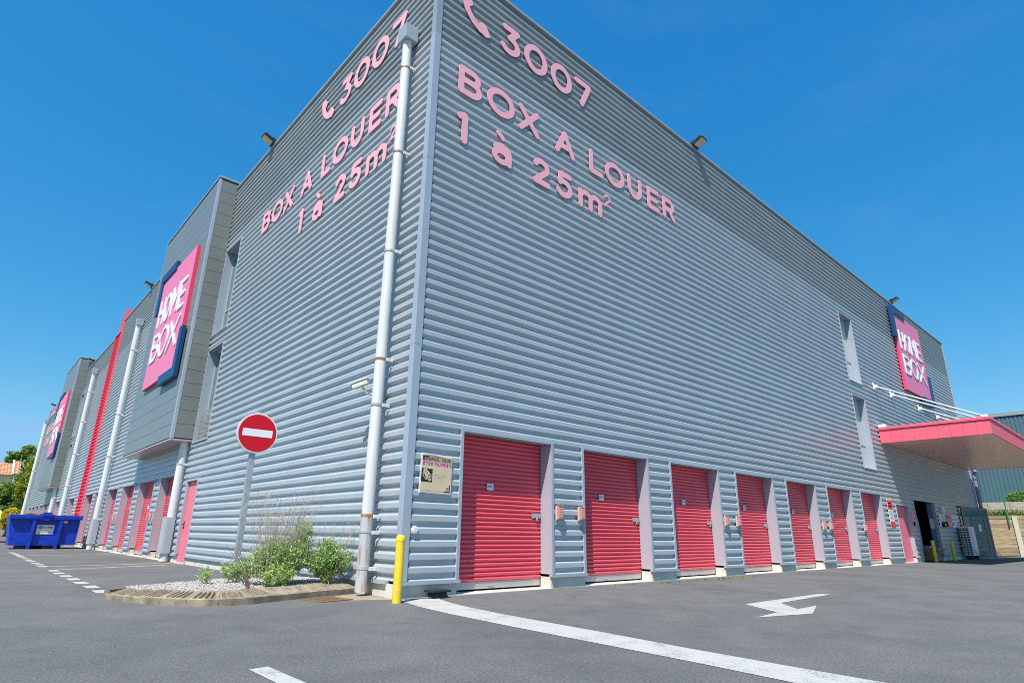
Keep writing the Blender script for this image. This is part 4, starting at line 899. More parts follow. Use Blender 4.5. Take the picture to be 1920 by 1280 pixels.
# ------------------------------------------------------------------ little fittings by the corner
q = thing('bait_station', 'black plastic rodent bait box on the ground by the first shutter', 'bait box', (.66, -.12, 0))
m_ = MB(); m_.hexa([(.50, -.24, .02), (.80, -.24, .02), (.78, -.04, .02), (.52, -.04, .02), (.53, -.22, .09), (.77, -.22, .09), (.76, -.04, .09), (.54, -.04, .09)]); link('base', m_.mesh('base', BLK, .01), q)
m_ = MB(); m_.box(.46, .84, -.26, -.035, .091, .125); link('lid', m_.mesh('lid', BLK, .012), q)
q = thing('vent_cap', 'small round white plastic cap on the cladding by the corner', 'wall cap', (.235, 0, 1.035))
m_ = MB(); m_.tube([(.235, .03, 1.035), (.235, -.02, 1.035)], .062, 20); link('rim', m_.mesh('rim', WHITE, .006), q); m_ = MB(); m_.tube([(.235, -.0205, 1.035), (.235, -.03, 1.035)], .035, 14); link('button', m_.mesh('button', PIPE), q)
q = thing('drain_grate', 'rusty iron drain grate in the asphalt by the kerb', 'drain grate', (-.88, .6, 0), None, math.radians(10), absolute=False)
m_ = MB(); W_, D_ = .56, .56
for a in (-W_/2, W_/2-.035): m_.box(a, a+.035, -D_/2, D_/2, .002, .014)
for a in (-D_/2, D_/2-.035): m_.box(-W_/2+.036, W_/2-.036, a, a+.035, .002, .014)
link('frame', m_.mesh('frame', GRATE), q)
m_ = MB()
for k in range(9): y = -D_/2+.06+k*.052; m_.box(-W_/2+.037, W_/2-.037, y, y+.024, .003, .012)
for x in (-.1, .1): m_.box(x, x+.024, -D_/2+.037, D_/2-.037, .0125, .0145)
link('bars', m_.mesh('bars', GRATE), q)
m_ = MB(); m_.poly([(-W_/2, -D_/2, .0035), (W_/2, -D_/2, .0035), (W_/2, D_/2, .0035), (-W_/2, D_/2, .0035)]); link('pit', m_.mesh('pit', DARK), q)
g = MB(); sheet(g, [(-.62, .30), (-.02, .02), (-.02, 1.2), (-.55, 1.02)], .0025); struct('sandy_patch', g, M('sand_stain', (.30, .25, .18), .95, 0, .3, 8))

# ------------------------------------------------------------------ planting bed: kerb stones, gravel
bed = tag(bpy.data.objects.new('planting_bed', None), 'kerbed gravel bed at the building corner', None, None, 'structure'); COL.objects.link(bed); bed['abs'] = 1
def spline(pts, n):
    P_ = [Vector((x, y)) for x, y in pts]; P_ = [2*P_[0]-P_[1]]+P_+[2*P_[-1]-P_[-2]]; o = []
    for i in range(1, len(P_)-2):
        for k in range(24):
            t = k/24; a, b, c, d = P_[i-1:i+3]
            o.append(.5*((2*b)+(c-a)*t+(2*a-5*b+4*c-d)*t*t+(3*b-a-3*c+d)*t**3))
    o.append(P_[-2]); L = [0]
    for a, b in zip(o[:-1], o[1:]): L.append(L[-1]+(b-a).length)
    res = []; j = 0
    for k in range(n+1):
        q = L[-1]*k/n
        while j < len(L)-2 and L[j+1] < q: j += 1
        t = (q-L[j])/max(L[j+1]-L[j], 1e-6); res.append(o[j].lerp(o[j+1], t))
    return res
front = [(-.02, 1.30), (-.76, 1.08), (-1.45, .84), (-2.0, .66), (-2.5, .70), (-2.90, 1.05), (-3.22, 1.65), (-3.42, 2.4), (-3.44, 2.85)]
NS = 12; SUB = 20; cv = spline(front, NS*SUB)
def inward(k):
    a, b = cv[max(k-1, 0)], cv[min(k+1, len(cv)-1)]; d = (b-a).normalized(); return Vector((d.y, -d.x)) if True else d
inner_pts = []
for sidx in range(NS):
    m_ = MB(); g0 = sidx*SUB; jz = random.uniform(-.006, .006); wj = .30
    rows = []
    for k in range(SUB+1):
        kk = g0+k; t = cv[kk]
        if k == 0: t = cv[kk].lerp(cv[kk+1], .12)
        if k == SUB: t = cv[kk].lerp(cv[kk-1], .12)
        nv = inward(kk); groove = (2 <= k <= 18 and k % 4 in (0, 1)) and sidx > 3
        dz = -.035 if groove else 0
        tip = max(0, (sidx-8.5)/3.5); hh = 1-.55*tip
        rows.append([(t.x, t.y, -.02), (t.x, t.y, .085*hh+jz), (t.x+nv.x*.022, t.y+nv.y*.022, .10*hh+jz), (t.x+nv.x*.06, t.y+nv.y*.06, .108*hh+dz+jz), (t.x+nv.x*wj*.9, t.y+nv.y*wj*.9, .165*hh+dz+jz), (t.x+nv.x*wj, t.y+nv.y*wj, .175*hh+jz), (t.x+nv.x*(wj+.02), t.y+nv.y*(wj+.02), .02), (1 if groove else 0, 0, 0)])
    for ra, rb in zip(rows[:-1], rows[1:]):
        for a in range(6):
            m_.m = 1 if (a == 3 and (ra[3][2] < .108*.40 or abs(ra[7][0]) + abs(rb[7][0]) > 0)) else 0  # groove faces get the darker painted-shade colour
            m_.poly([ra[a], rb[a], rb[a+1], ra[a+1]])
    m_.m = 0
    for ra in (rows[0], rows[-1]): m_.poly(ra[:7])
    for rws in rows: inner_pts.append(rws[5])
    obj('kerb_stone', m_, [KERB, KERBSHADE], bed)
back = spline([(-3.44, 2.85), (-3.15, 3.0), (-2.64, 3.25), (-1.87, 3.62), (-1.0, 4.0), (-.02, 4.38)], 40)
NB = 5
for sidx in range(NB):
    m_ = MB(); seg = back[sidx*8:sidx*8+9]
    for k in range(len(seg)-1):
        a, b = seg[k], seg[k+1]; d = (b-a).normalized(); nv = Vector((d.y, -d.x)); e0 = .01 if k == 0 else 0
        a2 = a+d*e0
        m_.hexa([(a2.x, a2.y, -.02), (b.x, b.y, -.02), (b.x+nv.x*.12, b.y+nv.y*.12, -.02), (a2.x+nv.x*.12, a2.y+nv.y*.12, -.02), (a2.x, a2.y, .10), (b.x, b.y, .10), (b.x+nv.x*.12, b.y+nv.y*.12, .11), (a2.x+nv.x*.12, a2.y+nv.y*.12, .11)])
    obj('kerb_stone', m_, KERB, bed)
ring = [(x, y) for x, y, z in inner_pts[::6]]+[(q.x+.04, q.y-.06) for q in back[3::3]]
mound = lambda x, y: .125+.05*math.exp(-((x+1.0)**2+(y-2.3)**2)/1.5)
import mathutils
def inside(x, y, poly):
    c = False; n = len(poly); j = n-1
    for i in range(n):
        xi, yi = poly[i]; xj, yj = poly[j]
        if (yi > y) != (yj > y) and x < (xj-xi)*(y-yi)/(yj-yi)+xi: c = not c
        j = i
    return c
m_ = MB(); st = .14
for i in range(26):
    for j in range(28):
        x, y = -3.5+i*st, .6+j*st
        if inside(x+st/2, y+st/2, ring): m_.poly([(a, b, mound(a, b)-.022) for a, b in ((x, y), (x+st, y), (x+st, y+st), (x, y+st))])
# fill to the ring edge
cx, cy = -1.3, 2.4
for a, b in zip(ring, ring[1:]+ring[:1]): m_.poly([(a[0], a[1], .09), (b[0], b[1], .09), (cx+(b[0]-cx)*.82, cy+(b[1]-cy)*.82, .118), (cx+(a[0]-cx)*.82, cy+(a[1]-cy)*.82, .118)])
obj('gravel_bed', m_, GRAVEL, bed)
V = []; Fc = []; cnt = 0
oct_ = np.array([(1, 0, 0), (-1, 0, 0), (0, 1, 0), (0, -1, 0), (0, 0, 1), (0, 0, -1)], float); of = np.array([(0, 2, 4), (2, 1, 4), (1, 3, 4), (3, 0, 4), (2, 0, 5), (1, 2, 5), (3, 1, 5), (0, 3, 5)])
while cnt < 9000:
    x, y = random.uniform(-3.5, 0), random.uniform(.6, 4.4)
    if not inside(x, y, ring): continue
    a = RNG.uniform(0, 6.28); sc = RNG.uniform(.008, .021)*np.array([1, RNG.uniform(.6, 1), RNG.uniform(.5, .8)])
    q = (oct_*(1+RNG.uniform(-.25, .25, (6, 1))))*sc; R_ = np.array([[math.cos(a), -math.sin(a), 0], [math.sin(a), math.cos(a), 0], [0, 0, 1]])
    V.append(q@R_.T+np.array([x, y, mound(x, y)+random.uniform(-.012, .008)])); Fc.append(of+6*cnt); cnt += 1
me = bpy.data.meshes.new('gravel'); me.from_pydata(np.concatenate(V).tolist(), [], np.concatenate(Fc).tolist()); me.materials.append(GRAVEL); gv = link('gravel', me, bed); gv['kind'] = 'stuff'

# ------------------------------------------------------------------ foliage
def leaves(name, pts, size, mat, parent, up=.3, aspect=.40, jit=.5, normals=None):
    """leaf-sized diamonds at the given points, random tilt, random tint per leaf"""
    n = len(pts); P_ = np.asarray(pts)
    d = RNG.normal(size=(n, 3)); d[:, 2] = d[:, 2]*.6+up
    d /= np.linalg.norm(d, axis=1)[:, None]
    t = RNG.normal(size=(n, 3)); sdir = np.cross(d, t); sdir /= np.linalg.norm(sdir, axis=1)[:, None]+1e-9
    L = size*RNG.uniform(1-jit, 1+jit, n)[:, None]; Wd = L*aspect*.5
    nrm_ = np.cross(d, sdir)
    v = np.stack([P_, P_+d*L*.5+sdir*Wd+nrm_*L*.06, P_+d*L, P_+d*L*.5-sdir*Wd+nrm_*L*.06], 1).reshape(-1, 3)
    me = bpy.data.meshes.new(name); me.vertices.add(4*n); me.vertices.foreach_set('co', v.ravel())
    me.loops.add(4*n); me.loops.foreach_set('vertex_index', np.arange(4*n)); me.polygons.add(n)
    me.polygons.foreach_set('loop_start', np.arange(0, 4*n, 4)); me.polygons.foreach_set('loop_total', np.full(n, 4))
    at = me.attributes.new('tint', 'FLOAT', 'FACE'); at.data.foreach_set('value', np.clip(RNG.beta(2, 2, n), 0, 1))
    me.materials.append(mat); me.update(); me.validate()
    return link(name, me, parent)
def blob_pts(c, r, n, shell=.5):
    u = RNG.normal(size=(n, 3)); u /= np.linalg.norm(u, axis=1)[:, None]; rad = RNG.uniform(0, 1, n)**(1/3)*(1-shell)+shell*RNG.uniform(.8, 1.05, n)
    return np.asarray(c)+u*rad[:, None]*np.asarray(r)
def shrub(label, base, blobs, nl, size, mat, nst=22, name='shrub', stalks=0, stalk_h=1.0, cat='shrub', sprigs=True):
    root = thing(name, label, cat, base)
    bx, by, bz = base
    m_ = MB(); tips = []
    for c, r, wgt in blobs:
        for k in range(max(2, int(nst*wgt))):
            u = RNG.normal(size=3); u /= np.linalg.norm(u); u[2] = abs(u[2])*.8+.1
            e = np.asarray(c)+u*np.asarray(r)*RNG.uniform(.75, 1.12); b0 = np.array([bx+RNG.normal()*.05, by+RNG.normal()*.05, bz-.02])
            mid = b0+(e-b0)*.5+np.array([RNG.normal()*.03, RNG.normal()*.03, -.02]); m_.tube([b0, mid, e], [.007, .005, .002], 4, False); tips.append((b0, mid, e))
    link('stems', m_.mesh('stems', DRY), root)
    pts = []
    for c, r, wgt in blobs:
        # leafy sprigs: short twigs scattered through the blob, leaves along each
        n = int(nl*wgt); ns = max(n//7, 1)
        p0 = blob_pts(c, r, ns, .55); p0 = p0[p0[:, 2] > bz+.01]; dr = p0-np.asarray([bx, by, bz-.1]); dr /= np.linalg.norm(dr, axis=1)[:, None]+1e-6; dr += RNG.normal(size=dr.shape)*.35; dr[:, 2] += .25
        for k in range(7): pts.append(p0+dr*(k*size*.42)+RNG.normal(size=p0.shape)*size*.22)
    leaves('foliage', np.concatenate(pts), size, mat, root, up=.35)
    if stalks:
        m_ = MB()
        for k in range(stalks):
            a = RNG.uniform(0, 6.28); rr = RNG.uniform(.05, .35); b0 = Vector((bx+rr*math.cos(a)*.9, by+rr*math.sin(a)*.6, bz+.1)); h = stalk_h*RNG.uniform(.6, 1.08)
            lean = Vector((math.cos(a)*RNG.uniform(.1, .75), math.sin(a)*RNG.uniform(.05, .35), 0))*h*.55
            p1 = b0+lean*.45+Vector((0, 0, h*.55)); p2 = b0+lean+Vector((0, 0, h)); m_.tube([b0, p1, p2], [.0034, .0028, .0016], 3, False)
            for j in range(RNG.integers(3, 7)):
                t = RNG.uniform(.5, 1); q0 = p1.lerp(p2, (t-.5)*2); m_.tube([q0, q0+Vector((RNG.normal()*.05, RNG.normal()*.05, RNG.uniform(.03, .12)))], [.0022, .0012], 3, False)
        o = link('dry_stalks', m_.mesh('dry_stalks', M('dry_flower_stalk', (.50, .44, .36), .9)), root); o['kind'] = 'stuff'
    return root
shrub('large leafy sage shrub in the middle of the gravel bed with dry stalks above', (-1.33, 1.70, .15), [((-1.20, 1.75, .50), (.37, .32, .27), .5), ((-.90, 1.9, .58), (.25, .22, .26), .15), ((-.80, 1.95, .90), (.12, .12, .15), .07), ((-1.52, 1.8, .42), (.2, .2, .18), .12), ((-1.36, 1.46, .25), (.18, .15, .10), .16)], 12500, .046, LEAF_SAGE, 46, stalks=150, stalk_h=1.32)
shrub('rounded leafy shrub beside the foot of the white corner downpipe', (-.42, 1.58, .15), [((-.50, 1.6, .42), (.25, .20, .18), .6), ((-.26, 1.58, .42), (.14, .16, .19), .22), ((-.45, 1.64, .62), (.13, .13, .11), .18)], 6600, .046, LEAF_SAGE2, 30, stalks=24, stalk_h=1.0)
shrub('small leafy shrub at the foot of the no-entry sign post', (-1.70, 2.40, .14), [((-1.74, 2.40, .27), (.13, .12, .08), .6), ((-1.58, 2.36, .24), (.10, .10, .07), .4)], 1300, .042, LEAF_SAGE, 12)
shrub('tiny green shrub alone on the gravel left of the sign post', (-2.10, 2.55, .14), [((-2.10, 2.55, .22), (.075, .07, .06), 1.)], 380, .036, LEAF_SAGE, 9)
shrub('tiny bright green seedling in front of the shrub by the downpipe', (-.52, 1.44, .15), [((-.52, 1.44, .22), (.05, .05, .05), 1.)], 220, .034, LEAF_L, 6)
q = thing('bare_stems', 'bunch of bare dark stems rising from the gravel in front of the large shrub', 'dead plant', (-1.82, 1.30, .13)); m_ = MB()
for k in range(9):
    h = random.uniform(.25, .70); dx = random.uniform(-.42, .02); m_.tube([(-1.82+random.uniform(-.03, .03), 1.30, .12), (-1.82+dx*.35, 1.33, .12+h*.5), (-1.82+dx, 1.36+random.uniform(-.08, .08), .12+h)], [.007, .0045, .002], 4, False)
link('stems', m_.mesh('stems', DARKSTEM), q)
# weeds along the crack in front of the shutters
pts = []
for x0, x1, n in ((4.2, 6.4, 60), (6.4, 10.8, 420), (11, 13, 60)):
    for k in range(n):
        x = random.uniform(x0, x1); cl = math.sin(x*5.1)+math.sin(x*11.7); y = -.36-.05*(x-4)*.75+random.gauss(0, .015)
        if cl > -.3: pts.append((x, y, .004))
wd = leaves('weeds', np.array(pts), .05, leaf_mat('weed_yellow', (.20, .18, .03), (.40, .34, .07)), None, up=.9, aspect=.3); tag(wd, 'yellowish weeds growing along a crack in front of the shutters', 'weeds', None, 'stuff')

# ------------------------------------------------------------------ entrance canopy
CX0, CX1, CY, CZ0, CZ1 = 24.8, 40.4, -4.0, 5.08, 5.66
cn_ = thing('entrance_canopy', 'wide flat pink canopy over the entrance hung from white tie rods', 'canopy', (32.6, -2, 5.1))
m_ = MB(); m_.box(CX0+.03, CX1-.03, CY+.03, -.02, CZ0+.05, CZ1-.02); link('deck', m_.mesh('deck', JOINT), cn_)
ns = 9; w_ = -CY/ns
pm = MB(); pm.box(CX0, CX0+.028, .004, w_-.004, CZ0, CZ1); pme = pm.mesh('fascia_panel', CANOPY)
for k in range(ns): q = link('fascia_panel', pme, cn_); q.location = (0, CY+k*w_, 0)
nf = 44; wf = (CX1-CX0)/nf
pm = MB(); pm.box(.008, wf-.008, CY-.03, CY+.028, CZ0, CZ1); pme = pm.mesh('fascia_panel', CANOPY, .006)
for k in range(nf): q = link('fascia_panel', pme, cn_); q.location = (CX0+k*wf, 0, 0)
pm = MB(); pm.box(CX1-.028, CX1, CY, -.03, CZ0, CZ1); link('fascia_panel', pm.mesh('fascia_panel', CANOPY), cn_)
m_ = MB(); m_.box(CX0-.05, CX1+.05, CY-.07, CY+.12, CZ1+.002, CZ1+.12); m_.box(CX0-.05, CX0+.12, CY+.121, -.01, CZ1+.002, CZ1+.12); m_.box(CX1-.12, CX1+.05, CY+.121, -.01, CZ1+.002, CZ1+.12); link('edge_cap', m_.mesh('edge_cap', CANOPY, .012), cn_)
npn = 26; hh = (-CY-.06)/npn
pm = MB(); pm.box(CX0+.03, (CX0+CX1)/2-.01, .006, hh-.006, CZ0+.01, CZ0+.045); pm2 = MB(); pm2.box((CX0+CX1)/2+.01, CX1-.03, .006, hh-.006, CZ0+.01, CZ0+.045)
sm1, sm2 = pm.mesh('soffit_board', SOFFIT), pm2.mesh('soffit_board', SOFFIT)
for k in range(npn):
    for sm_ in (sm1, sm2): q = link('soffit_board', sm_, cn_); q.location = (0, CY+.04+k*hh, 0)
for x in (25.2, 27.6, 32.25, 35.65):
    m_ = MB(); m_.tube([(x, -.06, 7.77), (x, -3.82, 5.86)], .036, 10); link('tie_rod', m_.mesh('tie_rod', TIE, 0, True), cn_)
    m_ = MB(); m_.box(x-.11, x+.11, -.025, -.004, 7.60, 7.95); m_.box(x-.04, x+.04, -.17, -.026, 7.68, 7.84); link('tie_plate', m_.mesh('tie_plate', WHITE, .006), cn_)
    m_ = MB(); m_.box(x-.06, x+.06, -3.95, -3.72, CZ1+.12, CZ1+.26); link('tie_anchor', m_.mesh('tie_anchor', WHITE, .006), cn_)
m_ = MB(); m_.box(CX0-.04, CX0+.2, -.3, -.02, CZ1+.122, CZ1+.25); link('bracket', m_.mesh('bracket', WHITE, .01), cn_)

# ------------------------------------------------------------------ right background: retaining wall, blocks, fence, warehouse
rw = thing('retaining_wall', 'timber plank retaining wall with pale posts beyond the building end', 'wall', (46, -2, 0))
pl = []; bay_e = [-12, -8.6, -5.2, -.95, 2.4, 5.8]
plm = {}
for (ya, yb) in zip(bay_e[:-1], bay_e[1:]):
    for k in range(10):
        h = .252; L_ = yb-ya-.28
        if L_ not in plm: t_ = MB(); t_.box(0, .06, 0, L_, .004, h-.006); plm[L_] = t_.mesh('plank', WOOD, .006)
        q = link('plank', plm[L_], rw); q.location = (46+random.uniform(-.012, .012), ya+.14, .02+k*h)
pm = MB(); pm.box(-.09, .16, -.13, .13, 0, 2.56); pme = pm.mesh('post', POSTW, .01)
for y in bay_e: q = link('post', pme, rw); q.location = (45.98, y, 0)
m_ = MB(); m_.box(46.15, 60, -14, 9, 0, 2.42); struct('bank', m_, EARTH)
bw = thing('block_wall', 'low concrete block wall above the timber retaining wall', 'wall', (48, -2, 2.4))
bm1 = MB(); bm1.box(0, .4, .008, 1.192, .006, .52); bme = bm1.mesh('block', BLOCK, .012)
for rw_i, z in enumerate((2.42, 2.955)):
    y = -12+.6*rw_i
    while y < (3.2 if rw_i == 0 else 1.3): q = link('block', bme, bw); q.location = (47.6+random.uniform(-.015, .015), y, z); y += 1.2
gp = []
for k in range(2600):
    y = random.uniform(-8, 4); gp.append((random.uniform(46.2, 47.4), y, 2.42+.05*abs(math.sin(y*2.3))))
gr = leaves('grass_strip', np.array(gp), .42, leaf_mat('grass_blade', (.09, .16, .02), (.28, .34, .07)), None, up=1.6, aspect=.12); tag(gr, 'strip of tall grass growing on top of the timber retaining wall', 'grass', None, 'stuff')
for lb, c, r, n in (('leafy bright green bush above the block wall right of the green fence post', (48.3, -1.3, 3.75), (.35, .9, .42), 1500), ('bright green bush at the right edge above the block wall', (48.3, -3.1, 3.95), (.4, 1.0, .6), 1600)):
    q = thing('bush', lb, 'bush', (c[0], c[1], 3.4)); leaves('foliage', blob_pts(c, r, n, .5), .16, LEAF_L, q); m_ = MB()
    for k in range(8): m_.tube([(c[0], c[1]+random.uniform(-.3, .3), 2.5), (c[0]+random.uniform(-.2, .2), c[1]+random.uniform(-.7, .7), c[2]+.1)], [.02, .006], 5, False)
    link('stems', m_.mesh('stems', BARK), q)
fn = thing('mesh_fence', 'green wire mesh fence fixed in front of the timber retaining wall', 'fence', (45.85, -.5, 1.95))
pm = MB(); pm.box(45.84, 45.9, -.03, .03, 1.95, 4.75); pme = pm.mesh('post', FENCEG)
for y in (-.62, -3.2, 1.96): q = link('post', pme, fn); q.location = (0, y, 0)
m_ = MB(); y = -6.0
while y < 4.2: m_.box(45.866, 45.874, y-.003, y+.003, 2.5, 4.6); y += .11
for z in (2.55, 3.05, 3.55, 4.05, 4.58): m_.box(45.8745, 45.880, -6, 4.2, z-.004, z+.004)
o = link('wire_mesh', m_.mesh('wire_mesh', FENCEG), fn); o['kind'] = 'stuff'
wh = thing('warehouse', 'dark teal ribbed metal warehouse behind the timber retaining wall', 'building', (62, 0, 2.4))
m_ = MB(); m_.box(60.08, 95, -30, 6.5, 2.3, 11.2); link('body', m_.mesh('body', TEAL), wh)
m_ = MB(); y = -30
while y < 6.5:
    w2 = .28; m_.poly([(60, y, 2.42), (60, y+w2*.55, 2.42), (60, y+w2*.55, 11.2), (60, y, 11.2)]); m_.poly([(60, y+w2*.55, 2.42), (60.05, y+w2*.68, 2.42), (60.05, y+w2*.68, 11.2), (60, y+w2*.55, 11.2)])
    m_.poly([(60.05, y+w2*.68, 2.42), (60.05, y+w2*.87, 2.42), (60.05, y+w2*.87, 11.2), (60.05, y+w2*.68, 11.2)]); m_.poly([(60.05, y+w2*.87, 2.42), (60, y+w2, 2.42), (60, y+w2, 11.2), (60.05, y+w2*.87, 11.2)]); y += w2
link('ribbed_cladding', m_.mesh('ribbed_cladding', TEAL), wh)
m_ = MB(); m_.box(59.9, 60.5, -30, 6.5, 11.2, 11.5); link('coping', m_.mesh('coping', TEALCAP), wh)
m_ = MB(); m_.tube([(59.85, 3.1, 2.4), (59.85, 3.1, 11.2)], .09, 8); link('downpipe', m_.mesh('downpipe', BLK), wh)

# ------------------------------------------------------------------ left background: skip, van, trees, house
sk = thing('skip', 'blue open-topped waste skip standing by the left facade', 'skip', (-2, 29.5, 0))
y0, y1 = 28.85, 30.75
# tapered tub: sloped ends
def tubface(mb, P4, th=0): mb.poly(P4)
bl_, br_, tl_, tr_x = -3.18, -.62, -3.38, -.60
m_ = MB()
TB = [(bl_, y0, .17), (br_, y0, .17), (br_, y1, .17), (bl_, y1, .17)]; TT = [(tl_, y0, 1.42), (tr_x, y0, 1.42), (tr_x, y1, 1.42), (tl_, y1, 1.42)]
m_.poly(TB)
for k in range(4): m_.poly([TB[k], TB[(k+1) % 4], TT[(k+1) % 4], TT[k]])
TI = [(tl_+.06, y0+.06, 1.42), (tr_x-.06, y0+.06, 1.42), (tr_x-.06, y1-.06, 1.42), (tl_+.06, y1-.06, 1.42)]; TIB = [(bl_+.06, y0+.06, 1.0), (br_-.06, y0+.06, 1.0), (br_-.06, y1-.06, 1.0), (bl_+.06, y1-.06, 1.0)]
for k in range(4): m_.poly([TT[k], TT[(k+1) % 4], TI[(k+1) % 4], TI[k]]); m_.poly([TI[k], TI[(k+1) % 4], TIB[(k+1) % 4], TIB[k]])
m_.poly(TIB); link('tub', m_.mesh('tub', SKIPBLUE), sk)
m_ = MB(); m_.box(tl_-.02, tr_x+.06, y0-.20, y0-.001, 1.42, 1.56); m_.box(tl_-.02, tr_x+.06, y0-.19, y0-.17, 1.36, 1.419); m_.box(tl_-.02, tl_+.12, y0, y1+.1, 1.421, 1.56); m_.box(tr_x-.1, tr_x+.06, y0, y1+.1, 1.421, 1.56); m_.box(tl_+.121, tr_x-.101, y1, y1+.1, 1.421, 1.56); link('top_rim', m_.mesh('top_rim', SKIPBLUE, .012), sk)
for x in (-2.45, -1.40):
    m_ = MB(); m_.hexa([(x-.07, y0-.14, .0), (x+.07, y0-.14, .0), (x+.07, y0-.001, .0), (x-.07, y0-.001, .0), (x-.07+.03, y0-.17, 1.42), (x+.07+.03, y0-.17, 1.42), (x+.07+.03, y0-.001, 1.42), (x-.07+.03, y0-.001, 1.42)]); link('side_rib', m_.mesh('side_rib', SKIPBLUE, .008), sk)
m_ = MB(); m_.box(-2.17, -1.83, y0-.26, y0-.02, 1.50, 1.69); m_.hexa([(-2.10, y0-.20, 1.28), (-1.86, y0-.20, 1.28), (-1.86, y0-.002, 1.28), (-2.10, y0-.002, 1.28), (-2.14, y0-.24, 1.50), (-1.84, y0-.24, 1.50), (-1.84, y0-.002, 1.50), (-2.14, y0-.002, 1.50)]); link('lift_lug', m_.mesh('lift_lug', SKIPBLUE, .012), sk)
for bb in ((-2.95, -2.55, y0+.1, y0+.35, .0, .169), (-1.9, -1.3, y0+.1, y0+.4, .02, .169), (-2.8, -1.0, y1-.3, y1-.2, 0, .169)): m_ = MB(); m_.box(*bb); link('skid', m_.mesh('skid', BLK), sk)
m_ = MB(); m_.box(-2.27, -1.60, y0-.02, y0-.002, .68, 1.10); m_.m = 1; m_.box(-2.19, -1.68, y0-.024, y0-.0205, .775, .80); bdj = MB()
pb_ = link('name_plate', m_.mesh('name_plate', [PAPER, POSTERGREY]), sk)
m_ = MB(); text_line(m_, 'COVED', -2.02, -1.66, .95, .085, lambda a, b: (a, y0-.0205, b), lambda a, b: (a, y0-.026, b), .1); link('plate_text', m_.mesh('plate_text', INK), pb_)
m_ = MB(); m_.tube([(-2.13, y0-.0205, .99), (-2.13, y0-.026, .99)], .09, 18); link('plate_logo', m_.mesh('plate_logo', M('logo_green', (.10, .42, .12), .5)), pb_)
m_ = MB(); m_.prism([(-2.13+.085*math.cos(t), .99+.085*math.sin(t)) for t in [PI/2+PI*k/12 for k in range(13)]]+[(-2.15, .93)], lambda a, b: (a, y0-.0262, b), lambda a, b: (a, y0-.029, b)); link('plate_logo', m_.mesh('plate_logo', PBLUE), pb_)
m_ = MB(); m_.box(-1.27, -1.12, y0-.012, y0-.002, 1.20, 1.30); link('small_plate', m_.mesh('small_plate', PAPER), sk)
m_ = MB(); m_.poly([(tl_+.07, y0+.07, 1.40), (-2.4, y0+.4, 1.60), (-1.6, y0+.6, 1.57), (tr_x-.07, y0+.07, 1.40)]); m_.poly([(tl_+.07, y1-.1, 1.40), (-2.6, y1-.5, 1.66), (-1.7, y1-.6, 1.63), (tr_x-.07, y1-.1, 1.40)]); m_.poly([(-3.2, y0+.3, 1.45), (-2.2, y0+.5, 1.62), (-2.2, y1-.5, 1.64), (-3.2, y1-.3, 1.45)]); lo = obj('scrap_load', m_, CARD); tag(lo, 'brown cardboard scraps heaped in the blue skip', 'waste')

# pale yellow van half hidden behind the skip
vn = thing('van', 'pale yellow-green van partly hidden behind the blue skip', 'van', (-3.7, 46, 0))
m_ = MB(); sec = [(44.0, .45), (43.85, .95), (44.2, 1.15), (45.0, 1.25), (45.75, 1.98), (47.0, 2.1), (49.0, 2.1), (49.1, .45)]
m_.prism([(y, z) for y, z in sec], lambda a, b: (-5.05, a, b), lambda a, b: (-2.95, a, b)); link('body', m_.mesh('body', VANY, .08), vn)
m_ = MB(); m_.hexa([(-4.9, 45.00, 1.30), (-3.1, 45.00, 1.30), (-3.1, 45.02, 1.29), (-4.9, 45.02, 1.29), (-4.8, 45.62, 1.90), (-3.2, 45.62, 1.90), (-3.2, 45.65, 1.89), (-4.8, 45.65, 1.89)]); link('windscreen', m_.mesh('windscreen', WIN), vn)
m_ = MB(); m_.box(-2.945, -2.93, 45.3, 46.4, 1.3, 1.85); link('side_window', m_.mesh('side_window', WIN), vn)
for x in (-4.75, -3.25): m_ = MB(); m_.box(x-.18, x+.18, 43.86, 43.95, .85, 1.03); link('headlight', m_.mesh('headlight', PAPER, .03), vn)
m_ = MB(); m_.box(-4.95, -3.05, 43.75, 43.95, .42, .68); link('bumper', m_.mesh('bumper', DKGREY, .04), vn)
for x in (-4.95, -3.05):
    for y in (44.75, 48.2):
        m_ = MB(); m_.tube([(x-.1, y, .34), (x+.1, y, .34)], .34, 18); wl = link('wheel', m_.mesh('wheel', RUBBER, .03), vn)
        m_ = MB(); m_.tube([(x-.108, y, .34), (x+.108, y, .34)], .2, 14); link('rim', m_.mesh('rim', ALU), wl)

# trees and bushes beyond the far end
def tree(label, base, blobs, n, size, mat, trunk_h, cat='tree', name='tree'):
    root = thing(name, label, cat, base); bx, by, bz = base
    m_ = MB(); top = Vector((bx, by, bz+trunk_h)); m_.tube([(bx, by, bz), (bx+.1, by, bz+trunk_h*.5), top], [.22, .17, .12], 8)
    for c, r, wg in blobs: m_.tube([(bx+.05, by, bz+trunk_h*.7), Vector(c)*.5+top*.5, c], [.10, .07, .03], 6)
    link('trunk', m_.mesh('trunk', BARK), root)
    pts = []
    for c, r, wg in blobs:
        k = int(n*wg); nc = max(k//40, 3); cc = blob_pts(c, np.asarray(r)*.92, nc, .75)
        for q in cc: pts.append(blob_pts(q, np.asarray(r)*.27, 40, .3))
    leaves('crown', np.concatenate(pts), size, mat, root, up=.15, aspect=.6)
    return root
tree('dark green tree right against the far end of the building', (1.2, 86, 0), [((.9, 86, 7.6), (1.5, 1.6, 2.1), .4), ((.3, 86, 5.2), (1.6, 1.6, 2.0), .35), ((1.6, 87, 9.2), (1.2, 1.2, 1.2), .25)], 6200, .30, LEAF_D, 4)
